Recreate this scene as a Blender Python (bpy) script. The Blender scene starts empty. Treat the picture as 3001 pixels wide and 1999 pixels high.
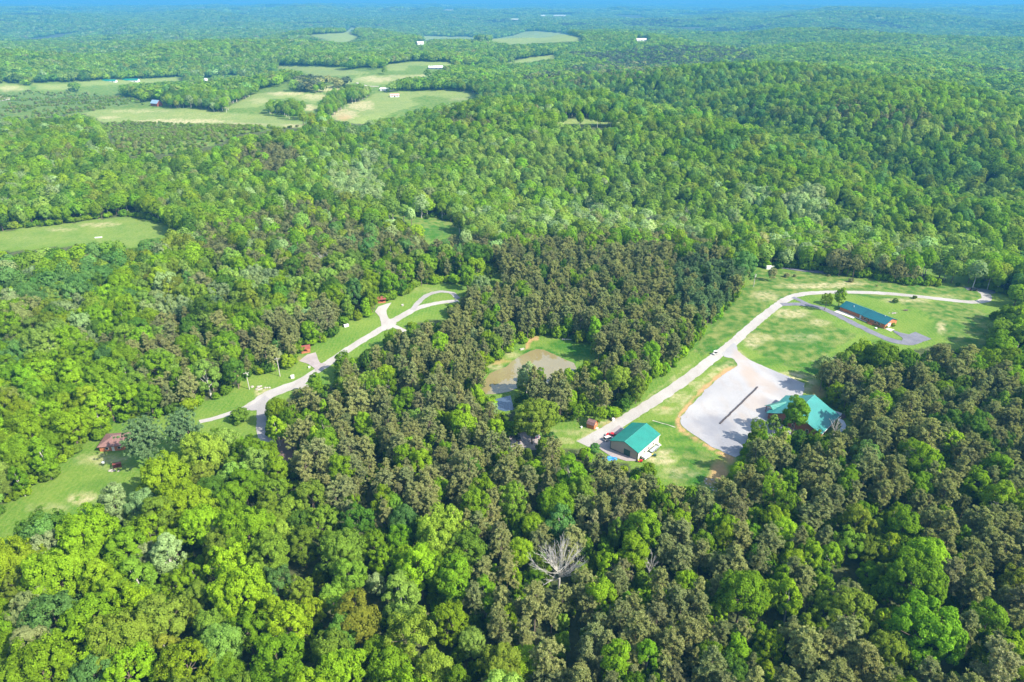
import bpy, math, random
import numpy as np
from mathutils import Vector, Matrix
from mathutils.geometry import delaunay_2d_cdt

R = math.radians
rng = np.random.default_rng(11)
random.seed(5)
scene = bpy.context.scene
col = scene.collection

# ------------------------------------------------------------------ camera, light, exposure
PW, PH, FPX = 3001.0, 1999.0, 2000.0
CAMH = 165.0
PITCH = math.atan((999.5 + 2.0) / FPX)
cam_data = bpy.data.cameras.new('camera')
cam_data.sensor_width = 36.0
cam_data.lens = 36.0 * FPX / PW
cam_data.clip_start = 0.5
cam_data.clip_end = 120000.0
cam = bpy.data.objects.new('camera', cam_data)
cam.location = (0, 0, CAMH)
cam.rotation_euler = (R(90) - PITCH, 0, 0)
col.objects.link(cam)
scene.camera = cam

SUN_AZ, SUN_EL = R(118), R(41)
world = bpy.data.worlds.new('World')
scene.world = world
world.use_nodes = True
wn = world.node_tree
sky = wn.nodes.new('ShaderNodeTexSky')
sky.sky_type = 'NISHITA'
sky.sun_disc = False
sky.sun_elevation = SUN_EL
sky.sun_rotation = SUN_AZ
sky.air_density = 1.3
sky.dust_density = 1.2
sky.ozone_density = 0.6
wn.links.new(sky.outputs[0], wn.nodes['Background'].inputs[0])
wn.nodes['Background'].inputs[1].default_value = 0.15
sun_data = bpy.data.lights.new('sun', 'SUN')
sun_data.energy = 5.0
sun_data.angle = R(0.55)
sun_data.color = (1.0, 0.94, 0.80)
sun = bpy.data.objects.new('sun', sun_data)
SUNV = Vector((math.sin(SUN_AZ) * math.cos(SUN_EL), math.cos(SUN_AZ) * math.cos(SUN_EL), math.sin(SUN_EL)))
sun.rotation_euler = SUNV.to_track_quat('Z', 'Y').to_euler()
sun.location = (300, -100, 400)
col.objects.link(sun)
vs = scene.view_settings
vs.view_transform = 'Standard'
vs.look = 'None'
vs.gamma = 1.0
vs.exposure = 1.45
vs.use_curve_mapping = False
cy = scene.cycles
cy.max_bounces = 6
cy.diffuse_bounces = 4
cy.glossy_bounces = 2
cy.transmission_bounces = 3
cy.transparent_max_bounces = 4
cy.volume_bounces = 0
cy.use_denoising = True
cy.denoiser = 'OPENIMAGEDENOISE'
cy.use_adaptive_sampling = True
cy.adaptive_threshold = 0.012
cy.caustics_reflective = False
cy.caustics_refractive = False

# ------------------------------------------------------------------ terrain height
def vnoise(x, y, seed):
    x = np.asarray(x, float); y = np.asarray(y, float)
    xi = np.floor(x); yi = np.floor(y)
    fx = x - xi; fy = y - yi
    fx = fx * fx * fx * (fx * (fx * 6 - 15) + 10); fy = fy * fy * fy * (fy * (fy * 6 - 15) + 10)
    def h(a, b):
        s = np.sin(a * 127.1 + b * 311.7 + seed * 74.7) * 43758.5453
        return s - np.floor(s)
    a = h(xi, yi); b = h(xi + 1, yi); c = h(xi, yi + 1); d = h(xi + 1, yi + 1)
    return (a + (b - a) * fx + (c - a) * fy + (a - b - c + d) * fx * fy) * 2 - 1

def sstep(a, b, x):
    t = np.clip((x - a) / (b - a), 0, 1)
    return t * t * (3 - 2 * t)

def height(x, y):
    x = np.asarray(x, float); y = np.asarray(y, float)
    D = np.hypot(x, y)
    yv = 612 - 0.42 * np.clip(x - 60, 0, 400)
    z = -20 * np.exp(-((y - yv) / 62.0) ** 2) * sstep(-120, 60, x) * (D < 2000)
    z = z + 2.2 * vnoise(x / 95.0 + 3.1, y / 95.0, 2) * sstep(80, 200, D)
    z = z - 7 * np.exp(-(((x + 40) / 55) ** 2 + ((y - 500) / 60) ** 2))
    a = sstep(560, 1300, D)
    z = z + a * (12 * vnoise(x / 240.0, y / 240.0, 5) + 34 * vnoise(x / 560.0 + .4, y / 560.0, 7) + 8)
    def bump(cx, cy, rx, ry, h): return h * np.exp(-((x - cx) / rx) ** 2 - ((y - cy) / ry) ** 2)
    def trench(x0, y0, x1, y1, w, h):
        L2 = (x1 - x0) ** 2 + (y1 - y0) ** 2; t = np.clip(((x - x0) * (x1 - x0) + (y - y0) * (y1 - y0)) / L2, 0, 1)
        return -h * np.exp(-((x - x0 - t * (x1 - x0)) ** 2 + (y - y0 - t * (y1 - y0)) ** 2) / w ** 2)
    k = sstep(560, 760, D)
    z = z + k * (bump(20, 860, 230, 170, 34) + bump(330, 800, 170, 120, 24) + bump(560, 950, 160, 240, 26) + trench(420, 640, 260, 900, 62, 30) + trench(260, 900, 150, 1180, 75, 26)
                 + bump(-380, 820, 200, 150, 22) + trench(-130, 700, -150, 1000, 60, 24) + bump(420, 1250, 260, 120, 14) + trench(-60, 1120, 700, 1080, 60, 20))
    b = sstep(1500, 5000, D)
    z = z + b * (36 * vnoise(x / 1500.0 + .2, y / 1500.0, 9) + 28 * vnoise(x / 3700.0, y / 3700.0, 12))
    return z

# ------------------------------------------------------------------ picture <-> ground
cp, sp = math.cos(PITCH), math.sin(PITCH)
def ray(u, v):
    a = (np.asarray(u, float) - PW / 2) / FPX; b = -(np.asarray(v, float) - PH / 2) / FPX
    d = np.stack([a, cp + b * sp, -sp + b * cp], -1)
    return d / np.linalg.norm(d, axis=-1, keepdims=True)
def gp(u, v, dz=0.0):
    d = ray(u, v); shp = d.shape[:-1]
    d = d.reshape(-1, 3)
    n = len(d); t0 = np.full(n, 120.0); t1 = np.full(n, 30000.0); found = np.zeros(n, bool)
    prev = t0.copy()
    for t in 120.0 * 1.012 ** np.arange(465):
        p = d * t
        below = (CAMH + p[:, 2]) < height(p[:, 0], p[:, 1]) + dz
        new = below & ~found
        t1[new] = t; t0[new] = prev[new]
        found |= new
        prev[:] = t
        if found.all(): break
    for _ in range(26):
        m = (t0 + t1) / 2; p = d * m[:, None]
        below = (CAMH + p[:, 2]) < height(p[:, 0], p[:, 1]) + dz
        t1 = np.where(below, m, t1); t0 = np.where(below, t0, m)
    p = d * t1[:, None]; p[:, 2] += CAMH
    return p.reshape(shp + (3,))
def G(u, v, dz=0.0):
    return Vector(gp(np.array([u]), np.array([v]), dz)[0])
def proj(x, y, z):
    X = x; Z = z - CAMH
    fw = y * cp - Z * sp
    up = y * sp + Z * cp
    fw = np.where(fw < 1, 1, fw)
    return PW / 2 + FPX * X / fw, PH / 2 - FPX * up / fw, fw
def inpoly(poly, u, v):
    poly = np.asarray(poly, float)
    inside = np.zeros(np.shape(u), bool)
    b = (u >= poly[:, 0].min()) & (u <= poly[:, 0].max()) & (v >= poly[:, 1].min()) & (v <= poly[:, 1].max())
    if not b.any(): return inside
    uu, vv = u[b], v[b]; r = np.zeros(uu.shape, bool)
    x0, y0 = poly[-1]
    for x1, y1 in poly:
        if y1 != y0:
            c = ((y0 > vv) != (y1 > vv)) & (uu < (x1 - x0) * (vv - y0) / (y1 - y0) + x0)
            r ^= c
        x0, y0 = x1, y1
    inside[b] = r
    return inside

# ------------------------------------------------------------------ outlines of the open land
MEADOW = [(1420,1300),(1434,1290),(1492,1279),(1515,1258),(1536,1268),(1577,1262),(1617,1245),(1692,1231),(1726,1228),(1791,1231),(1825,1211),
 (1869,1183),(1889,1149),(1920,1119),(1961,1092),(2005,1044),(2055,988),(2098,941),(2140,895),(2178,857),(2191,831),(2178,792),(2212,786),
 (2272,788),(2365,792),(2425,803),(2510,814),(2574,820),(2629,833),(2697,839),(2808,841),(2833,845),(2893,846),(2918,862),(3001,873),(3060,880),
 (3001,885),(2969,893),(2935,903),(2901,920),(2889,951),(2897,988),(2884,1009),(2842,1009),(2787,1005),(2723,1005),(2680,1012),(2638,1014),
 (2595,1005),(2527,992),(2497,1001),(2459,1026),(2429,1031),(2400,1065),(2395,1111),(2393,1139),(2398,1162),(2408,1183),(2485,1213),(2490,1254),
 (2449,1269),(2413,1270),(2370,1270),(2340,1262),(2288,1256),(2245,1240),(2224,1250),(2194,1269),(2189,1295),(2179,1308),(2168,1333),(2148,1361),(2143,1384),(2107,1412),
 (2094,1428),(2069,1425),(2046,1420),(1978,1418),(1930,1394),(1920,1360),(1903,1347),(1876,1364),(1866,1352),(1842,1342),(1811,1338),(1774,1341),
 (1760,1328),(1740,1310),(1726,1304),(1672,1300),(1631,1293),(1590,1273),(1563,1299),(1529,1299),(1480,1299)]
CAMP = [(1362,831),(1299,831),(1265,833),(1222,846),(1188,865),(1141,882),(1107,880),(1100,899),(1095,920),(1056,937),(1010,958),(971,988),(925,1013),
 (899,1018),(880,1020),(876,1047),(865,1064),(831,1086),(780,1103),(729,1103),(695,1088),(691,1111),(712,1137),(683,1158),(644,1175),(585,1192),(564,1207),(545,1225),
 (560,1262),(600,1285),(640,1251),(691,1264),(746,1285),(763,1277),(780,1288),(797,1300),(814,1334),(848,1345),(862,1320),(850,1285),(797,1285),(779,1275),(777,1238),
 (780,1188),(797,1164),(853,1145),(878,1134),(908,1137),(904,1124),(921,1107),(954,1115),(980,1120),(980,1056),(1001,1035),(1027,1043),
 (1052,1022),(1095,1013),(1129,988),(1154,967),(1163,955),(1188,974),(1185,945),(1222,937),(1256,924),(1307,928),(1303,890),(1350,882),(1354,860),(1367,835)]
CABIN = [(310,1282),(254,1310),(206,1350),(173,1388),(135,1423),(88,1450),(46,1488),(5,1515),(-20,1525),(-110,1570),(-110,1640),(0,1612),(80,1592),(84,1560),
 (130,1537),(176,1532),(216,1513),(262,1509),(293,1525),(312,1488),(291,1446),(337,1440),(367,1462),(383,1446),(413,1446),(421,1414),(421,1376),(459,1347),
 (517,1353),(524,1314),(574,1284),(592,1242),(566,1203),(540,1215),(480,1215),(440,1235),(388,1238),(336,1238),(312,1262)]
POND_CLEAR = [(1426,1156),(1414,1131),(1426,1108),(1426,1087),(1444,1067),(1472,1044),(1518,1021),(1539,1008),(1569,980),(1592,983),(1618,990),(1651,993),(1689,1003),
 (1728,1009),(1763,1029),(1753,1044),(1720,1046),(1697,1059),(1679,1072),(1651,1075),(1631,1092),(1610,1103),(1597,1088),(1567,1075),(1524,1065),(1506,1090),
 (1513,1125),(1518,1138),(1500,1149),(1493,1156),(1503,1200),(1460,1189),(1452,1171),(1452,1158)]
LEFT_FIELD = [(-60,690),(0,678),(85,667),(170,659),(238,650),(297,640),(361,634),(408,638),(467,655),(531,669),(497,680),(459,696),(408,706),(399,720),(365,720),
 (340,708),(297,710),(238,714),(187,714),(85,723),(0,729),(-60,735)]
CREEK = [(1134,622),(1199,625),(1236,646),(1274,636),(1320,650),(1367,664),(1349,674),(1311,688),(1255,711),(1241,697),(1236,669),(1190,646)]
GLADE = [(1391,802),(1475,802),(1470,823),(1428,833),(1386,823)]
BANK = [(2672,774),(2740,783),(2808,800),(2850,812),(2863,827),(2808,826),(2740,803),(2690,785)]
TAN = [(238,332),(297,321),(425,318),(595,319),(616,327),(722,332),(807,342),(888,359),(884,370),(807,372),(722,368),(552,364),(382,355),(297,361),(285,349)]
SCRUB = [(297,361),(382,355),(552,364),(722,368),(807,372),(884,370),(800,380),(701,391),(637,421),(531,446),(382,455),(340,438),(331,400),(297,378)]
SCRUB2 = [(0,264),(250,270),(420,290),(430,310),(290,320),(240,330),(100,345),(0,345),(-60,345),(-60,264)]
FIELDS = [
 [(229,239),(400,232),(542,226),(536,237),(400,246),(242,252)],
 [(0,245),(64,245),(96,264),(0,271)], [(96,245),(191,245),(223,261),(110,262)],
 [(803,198),(835,191),(956,194),(1083,213),(1058,220),(918,223),(892,210),(828,204)],
 [(1045,223),(1147,220),(1281,220),(1274,226),(1166,229),(1147,245),(1096,252),(1045,242),(1020,245),(956,268),(918,271),(930,258),(1032,236)],
 [(656,319),(752,274),(816,271),(892,271),(943,280),(952,287),(918,303),(892,299),(854,287),(796,290),(765,312),(695,319)],
 [(886,325),(911,306),(937,312),(918,328)],
 [(969,347),(994,357),(1058,363),(1115,347),(1166,325),(1230,306),(1198,290),(1249,280),(1370,293),(1389,284),(1383,271),(1306,264),(1198,268),(1096,274),(1070,293),(1020,312)],
 [(1128,191),(1211,180),(1325,183),(1313,191),(1198,193),(1185,207),(1134,207)],
 [(898,102),(1007,96),(1032,80),(1045,83),(1020,99),(1058,108),(1026,121),(994,127),(943,115)],
 [(1236,105),(1376,108),(1440,118),(1338,115),(1236,118)],
 [(1500,105),(1538,92),(1583,91),(1659,99),(1710,112),(1698,121),(1596,127),(1500,131),(1420,118)],
 [(1440,187),(1500,178),(1570,167),(1647,159),(1628,170),(1557,182),(1500,187)],
 [(1621,354),(1666,349),(1723,347),(1774,352),(1812,363),(1806,369),(1691,367),(1628,364)],
 [(2150,137),(2192,135),(2198,140),(2160,142)],[(1285,29),(1313,26),(1352,29),(1320,32)],
]
HOMES = [[(428,296),(478,296),(480,315),(428,315)], [(594,228),(616,228),(616,242),(594,242)], [(1218,120),(1250,120),(1250,133),(1218,133)], [(1862,111),(1900,111),(1900,122),(1862,122)], [(1582,42),(1680,42),(1680,49),(1582,49)], [(1495,52),(1524,52),(1524,59),(1495,59)], [(1262,190),(1296,190),(1296,206),(1262,206)]]
CLEARS = [MEADOW, CAMP, CABIN, POND_CLEAR, LEFT_FIELD, CREEK, GLADE, BANK, TAN, SCRUB, SCRUB2] + FIELDS + HOMES
FARM = [(-60,236),(560,222),(800,200),(1128,176),(1400,172),(1400,300),(1110,368),(960,350),(880,378),(640,322),(430,320),(240,335),(-60,345)]
FARMWOOD = [[(357,261),(446,248),(637,248),(745,261),(700,290),(637,318),(484,312),(370,287)], [(880,232),(1000,222),(1045,240),(950,262),(860,255)], [(1150,240),(1290,205),(1420,200),(1420,262),(1180,262)]]
NEARCLEARS = [MEADOW, CAMP, CABIN, POND_CLEAR, LEFT_FIELD, CREEK, GLADE, BANK, TAN]

# ------------------------------------------------------------------ materials
def node(nt, t, **kw):
    n = nt.nodes.new(t)
    for k, v in kw.items(): setattr(n, k, v)
    return n
def mat(name, c, vary=0.15, scale=1.0, rough=0.8, c2=None, metal=0.0, bump=0.0, detail=4, spec=0.3):
    m = bpy.data.materials.new(name); m.use_nodes = True; nt = m.node_tree
    b = nt.nodes['Principled BSDF']
    b.inputs['Roughness'].default_value = rough; b.inputs['Metallic'].default_value = metal
    b.inputs['Specular IOR Level'].default_value = spec
    geo = node(nt, 'ShaderNodeNewGeometry')
    nz = node(nt, 'ShaderNodeTexNoise'); nz.inputs['Scale'].default_value = scale; nz.inputs['Detail'].default_value = detail
    nt.links.new(geo.outputs['Position'], nz.inputs['Vector'])
    rp = node(nt, 'ShaderNodeMapRange'); rp.inputs[1].default_value = .3; rp.inputs[2].default_value = .7
    nt.links.new(nz.outputs['Fac'], rp.inputs[0])
    mx = node(nt, 'ShaderNodeMix', data_type='RGBA')
    c2 = c2 or tuple(min(1, q * (1 + vary)) for q in c)
    c1 = c if c2 is not None and vary == 0 else tuple(q * (1 - vary) for q in c)
    mx.inputs[6].default_value = (*c1, 1); mx.inputs[7].default_value = (*c2, 1)
    nt.links.new(rp.outputs[0], mx.inputs[0]); nt.links.new(mx.outputs[2], b.inputs['Base Color'])
    if bump:
        bp = node(nt, 'ShaderNodeBump'); bp.inputs['Strength'].default_value = bump; bp.inputs['Distance'].default_value = 0.05
        nt.links.new(nz.outputs['Fac'], bp.inputs['Height']); nt.links.new(bp.outputs[0], b.inputs['Normal'])
    return m

def foliage_mat(name, trans=0.3):
    m = bpy.data.materials.new(name); m.use_nodes = True; nt = m.node_tree
    nt.nodes.remove(nt.nodes['Principled BSDF']); out = nt.nodes['Material Output']
    ti = node(nt, 'ShaderNodeAttribute', attribute_type='INSTANCER', attribute_name='tint')
    lv = node(nt, 'ShaderNodeAttribute', attribute_type='GEOMETRY', attribute_name='leafv')
    mr = node(nt, 'ShaderNodeMapRange'); mr.inputs[3].default_value = 0.62; mr.inputs[4].default_value = 1.45
    nt.links.new(lv.outputs['Fac'], mr.inputs[0])
    mul = node(nt, 'ShaderNodeVectorMath', operation='SCALE')
    nt.links.new(ti.outputs['Vector'], mul.inputs[0]); nt.links.new(mr.outputs[0], mul.inputs['Scale'])
    df = node(nt, 'ShaderNodeBsdfDiffuse'); tr = node(nt, 'ShaderNodeBsdfTranslucent'); mx = node(nt, 'ShaderNodeMixShader')
    tm = node(nt, 'ShaderNodeVectorMath', operation='MULTIPLY'); tm.inputs[1].default_value = (1.12, 1.2, 0.5)
    nt.links.new(mul.outputs[0], df.inputs[0]); nt.links.new(mul.outputs[0], tm.inputs[0]); nt.links.new(tm.outputs[0], tr.inputs[0])
    mx.inputs[0].default_value = trans
    nt.links.new(df.outputs[0], mx.inputs[1]); nt.links.new(tr.outputs[0], mx.inputs[2]); nt.links.new(mx.outputs[0], out.inputs[0])
    return m
M_LEAF = foliage_mat('broad_leaf', 0.50)
M_NEEDLE = foliage_mat('pine_needle', 0.42)
M_BARK = mat('bark', (.13, .10, .075), .3, 2.5, .9)
M_PALEBARK = mat('pale_bark', (.42, .39, .34), .25, 3, .85)
M_DEADWOOD = mat('dead_wood', (.34, .32, .285), .2, 3, .85)

# ------------------------------------------------------------------ mesh helpers
def new_mesh(name, V, F, mats=None, mi=None, attr=None, smooth=False):
    V = np.asarray(V, np.float32).reshape(-1, 3)
    me = bpy.data.meshes.new(name)
    if isinstance(F, np.ndarray):
        n, k = F.shape
        me.vertices.add(len(V)); me.vertices.foreach_set('co', V.ravel())
        me.loops.add(n * k); me.loops.foreach_set('vertex_index', F.astype(np.int32).ravel())
        me.polygons.add(n); me.polygons.foreach_set('loop_start', np.arange(0, n * k, k, dtype=np.int32))
        if mi is not None: me.polygons.foreach_set('material_index', np.asarray(mi, np.int32))
        me.update(calc_edges=True); me.validate()
    else:
        me.from_pydata([tuple(map(float, q)) for q in V], [], F)
        if mi is not None: me.polygons.foreach_set('material_index', np.asarray(mi, np.int32))
        me.update()
    for m in (mats or []): me.materials.append(m)
    if attr is not None:
        a = me.attributes.new('leafv', 'FLOAT', 'FACE'); a.data.foreach_set('value', np.asarray(attr, np.float32))
    if smooth: me.shade_smooth()
    return me
def link(name, me, parent=None, loc=None):
    o = bpy.data.objects.new(name, me); col.objects.link(o)
    if parent is not None: o.parent = parent
    if loc is not None: o.location = loc
    return o
def tag(o, label=None, cat=None, group=None, kind=None):
    if label: o['label'] = label
    if cat: o['category'] = cat
    if group: o['group'] = group
    if kind: o['kind'] = kind
    return o
def empty(name, label, cat, loc=(0, 0, 0), rot=0.0, group=None):
    o = bpy.data.objects.new(name, None); o.empty_display_size = 1
    col.objects.link(o); o.location = loc; o.rotation_euler = (0, 0, rot)
    return tag(o, label, cat, group)

class MB:
    def __init__(s): s.v = []; s.f = []
    def quad(s, *p):
        n = len(s.v); s.v += [tuple(q) for q in p]; s.f.append(tuple(range(n, n + len(p)))); return s
    def box(s, x0, y0, z0, x1, y1, z1, M=None):
        n = len(s.v)
        for z in (z0, z1):
            for x, y in ((x0, y0), (x1, y0), (x1, y1), (x0, y1)):
                p = Vector((x, y, z)); s.v.append(tuple(M @ p if M else p))
        for q in ((3,2,1,0),(4,5,6,7),(0,1,5,4),(1,2,6,5),(2,3,7,6),(3,0,4,7)): s.f.append(tuple(n + i for i in q))
        return s
    def prism(s, prof, a0, a1, axis='y', M=None):
        n = len(s.v); k = len(prof)
        for a in (a0, a1):
            for p, q in prof:
                w = Vector((p, a, q)) if axis == 'y' else Vector((a, p, q)); s.v.append(tuple(M @ w if M else w))
        s.f.append(tuple(n + i for i in range(k))); s.f.append(tuple(n + k + i for i in reversed(range(k))))
        for i in range(k):
            j = (i + 1) % k; s.f.append((n + j, n + i, n + k + i, n + k + j))
        return s
    def tube(s, pts, rad, seg=6):
        pts = [Vector(p) for p in pts]; n = len(s.v)
        for i, p in enumerate(pts):
            d = (pts[min(i + 1, len(pts) - 1)] - pts[max(i - 1, 0)]).normalized()
            a = d.orthogonal().normalized(); b = d.cross(a)
            for k in range(seg):
                t = 2 * math.pi * k / seg
                s.v.append(tuple(p + (a * math.cos(t) + b * math.sin(t)) * rad[i]))
        for i in range(len(pts) - 1):
            for k in range(seg):
                k2 = (k + 1) % seg
                s.f.append((n + i * seg + k, n + i * seg + k2, n + (i + 1) * seg + k2, n + (i + 1) * seg + k))
        s.f.append(tuple(n + k for k in reversed(range(seg)))); s.f.append(tuple(n + (len(pts) - 1) * seg + k for k in range(seg)))
        return s
    def mesh(s, name, m):
        me = bpy.data.meshes.new(name); me.from_pydata(s.v, [], s.f); me.update(); me.materials.append(m); return me
    def obj(s, name, m, parent=None, label=None):
        o = link(name, s.mesh(name, m), parent)
        if label: o['label'] = label
        return o

# ------------------------------------------------------------------ ground sheet
def dnoise(u, v, s, seed): return vnoise(u / s, v / s, seed)
def ground():
    ang = np.concatenate([np.arange(-58, 58.01, 0.2), np.arange(61, 301.1, 2.0)]) * math.pi / 180
    rad = 50.0 * 1.0082 ** np.arange(0, 785)
    rad = rad[rad < 30000]
    A, Rr = np.meshgrid(ang, rad)
    X = (Rr * np.sin(A)).ravel(); Y = (Rr * np.cos(A)).ravel()
    Z = height(X, Y)
    na, nr = len(ang), len(rad)
    i = np.arange(nr - 1)[:, None] * na + np.arange(na)[None, :]
    j = np.arange(nr - 1)[:, None] * na + (np.arange(na)[None, :] + 1) % na
    F = np.stack([i, i + na, j + na, j], -1).reshape(-1, 4)
    X = np.append(X, 0); Y = np.append(Y, 0); Z = np.append(Z, float(height(0, 0)))
    me = new_mesh('ground', np.stack([X, Y, Z], -1), F, [M_GROUND], smooth=True)
    bmc = len(X) - 1
    # close the middle with a fan
    import bmesh
    bm = bmesh.new(); bm.from_mesh(me); bm.verts.ensure_lookup_table()
    for k in range(na): bm.faces.new((bm.verts[bmc], bm.verts[(k + 1) % na], bm.verts[k]))
    bm.normal_update()
    bm.to_mesh(me); bm.free()
    me.shade_smooth()
    # land cover: R = short grass, G = dry straw (also hayfield sunlight), B = bare earth, A = rough grass
    u, v, fw = proj(X, Y, Z)
    D = np.hypot(X, Y)
    jit = np.clip(2500.0 / np.maximum(D, 100), 0.6, 9)
    uj = u + dnoise(X, Y, 5, 21) * jit; vj = v + dnoise(X, Y, 5, 22) * jit * .6
    C = np.zeros((len(X), 4), np.float32)
    front = (fw > 5) & (Y > 0)
    C[inpoly(FARM, uj, vj) & front, 0] = 1; C[inpoly(FARM, uj, vj) & front, 3] = .7
    for p in CLEARS: C[inpoly(p, uj, vj) & front, 0] = 1
    nr = np.where(front & (D < 640))[0]
    sx = FPX / fw[nr] * 5.0
    for a_ in np.arange(8) * math.pi / 4:
        for p in NEARCLEARS: C[nr[inpoly(p, uj[nr] + math.cos(a_) * sx, vj[nr] + math.sin(a_) * sx * .5)], 0] = 1
    for p in FIELDS + [TAN]: C[inpoly(p, uj, vj) & front, 3] = 0
    for p in ROUGH: C[inpoly(p, uj, vj) & front, 3] = 1
    for p in FIELDS + [TAN]: C[inpoly(p, uj, vj) & front, 1] = .26
    C[inpoly(LEFT_FIELD, uj, vj) & front, 1] = .10  # faint straw tone lightens the hayfield to look sunlit
    nzc = [dnoise(X, Y, 7, 31 + k_) + .6 * dnoise(X, Y, 2.7, 33) for k_ in range(3)]
    def ell(k, cu, cv, ru, rv, s, nz=.5):
        q = ((u - cu) / ru) ** 2 + ((v - cv) / rv) ** 2
        w = np.clip(1.3 - q + nz * nzc[k], 0, 1) * s
        C[:, k] = np.where(front, np.maximum(C[:, k], w), C[:, k])
    for e in DRY: ell(1, *e)
    for e in DIRT: ell(2, *e)
    def band(k, pts, wpx, s):
        best = np.full(len(X), 1e9)
        near = front & (u > min(p[0] for p in pts) - 60) & (u < max(p[0] for p in pts) + 60) & (v > min(p[1] for p in pts) - 40) & (v < max(p[1] for p in pts) + 40)
        uu, vv = u[near], v[near]; bb = best[near]
        for (a, b), (c, d) in zip(pts[:-1], pts[1:]):
            L = (c - a) ** 2 + (d - b) ** 2
            t = np.clip(((uu - a) * (c - a) + (vv - b) * (d - b)) / L, 0, 1)
            bb = np.minimum(bb, np.hypot(uu - a - t * (c - a), vv - b - t * (d - b)))
        w = np.zeros(len(X)); w[near] = np.clip(1.35 - bb / wpx + .75 * dnoise(X[near], Y[near], 5, 41) + .5 * dnoise(X[near], Y[near], 1.9, 43), 0, 1) * s
        C[:, k] = np.maximum(C[:, k], w)
    for b in BANDS: band(*b)
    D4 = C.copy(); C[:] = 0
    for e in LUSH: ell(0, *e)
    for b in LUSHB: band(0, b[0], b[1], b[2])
    lush_shade = C[:, 0].copy(); C[:] = D4
    al = me.attributes.new('lush_shade', 'FLOAT', 'POINT'); al.data.foreach_set('value', lush_shade)
    at = me.attributes.new('cover', 'FLOAT_COLOR', 'POINT')
    at.data.foreach_set('color', C.ravel())
    o = link('ground', me); tag(o, 'rolling ground of grass, forest floor and bare earth', kind='structure')
    return o

# rough unmown grass inside the open land
ROUGH = [[(2178,792),(2365,792),(2574,820),(2808,841),(2860,848),(2872,868),(2840,880),(2787,870),(2616,855),(2450,850),(2380,850),(2320,862),(2275,884),(2262,870),(2195,835)],
 [(2098,941),(2190,835),(2262,868),(2240,905),(2180,955),(2100,1020),(2060,1045),(2035,1030)],
 [(2180,985),(2297,905),(2330,905),(2400,930),(2500,975),(2505,990),(2430,1030),(2400,1060),(2392,1110),(2380,1095),(2300,1075),(2240,1045),(2190,1010)],
 [(2490,862),(2616,880),(2700,905),(2745,945),(2762,985),(2787,1005),(2890,1010),(2892,950),(2901,920),(2830,892),(2700,880),(2560,862)],
 SCRUB, SCRUB2, CREEK, [(2010,1300),(2080,1330),(2140,1380),(2095,1427),(1978,1418),(1960,1390)]]
DRY = [(2400,838,120,9,.8),(2480,832,55,7,.7),(2240,870,45,16,.6),(2210,1000,28,20,.7),(2320,920,60,14,.7),(2400,945,40,8,.6),(2235,990,30,12,.5),(2660,880,70,7,.6),(2760,960,14,22,.7),(2350,990,60,16,.35),
 (2320,1105,70,14,.8),(2378,1118,22,22,.8),(2020,1120,60,14,.45),(1980,1165,40,18,.6),(1940,1200,40,14,.45),(1940,1345,40,26,.75),(1985,1385,60,18,.4),(1640,1290,40,10,.7),(1700,1265,50,12,.35),
 (1760,1240,40,8,.7),(1230,1270,10,6,.5),(300,1350,70,22,.5),(330,1370,60,10,.4),(245,1460,45,18,.7),(140,1488,60,14,.4),(690,1105,16,22,.6),(770,1150,26,14,.8),(1250,850,50,8,.2),
 (290,660,60,6,.8),(180,672,60,6,.5),(330,655,30,5,.7),(60,700,60,8,.2),(520,356,160,8,.95),(700,366,90,7,.8),(420,326,120,5,.6),(860,368,40,6,.8),(320,345,30,6,.8),(600,340,150,10,.35),
 (840,275,60,6,.95),(920,285,40,10,.8),(1100,232,60,10,.9),(1180,225,60,6,.6),(1010,335,40,16,1.),(1060,310,40,16,.95),(910,316,20,10,1.),(760,295,30,10,.6),(960,262,50,10,.8),(1240,222,50,4,.7),
 (1450,1075,24,10,.5),(1500,1040,30,8,.6),(30,258,40,8,.8),(10,285,30,5,.5),(150,255,40,5,.4),(2750,870,60,6,.4),(1630,1262,40,6,.4),(1345,290,30,5,.4),(1300,28,40,3,1.0)]
DIRT = [(2110,1385,26,34,.8),(2085,1410,20,16,.7),(2140,1345,14,18,.7),(1548,1003,12,4,.9),(1565,992,14,5,.8),(1545,1017,6,6,.9),(1475,1058,26,5,.5),(2395,1150,20,20,.6),(1010,345,22,10,.5),(1455,1064,16,4,.5),
 (1795,1228,16,6,.5),(880,1050,12,6,.4),(700,1125,8,12,.4),(520,400,0.1,.1,.0),(1950,1196,12,6,.4)]
BANDS = [(2,[(2168,1073),(2120,1094),(2085,1118),(2050,1150),(2020,1182),(1994,1212),(1985,1235),(1995,1258),(2022,1276),(2060,1298),(2105,1326),(2150,1346)],6.5,.95),
 (1,[(2150,1065),(2100,1085),(2040,1140),(1985,1200)],9,.6),
 (1,[(2160,1030),(2190,1060),(2240,1085),(2300,1112),(2370,1150)],7,.7),
 (1,[(1870,1190),(1925,1145),(1990,1095),(2040,1055)],4,.35),
 (2,[(1845,1222),(1800,1238),(1770,1248)],4,.4),
 (1,[(1672,1298),(1710,1285),(1745,1262)],5,.6)]

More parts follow.
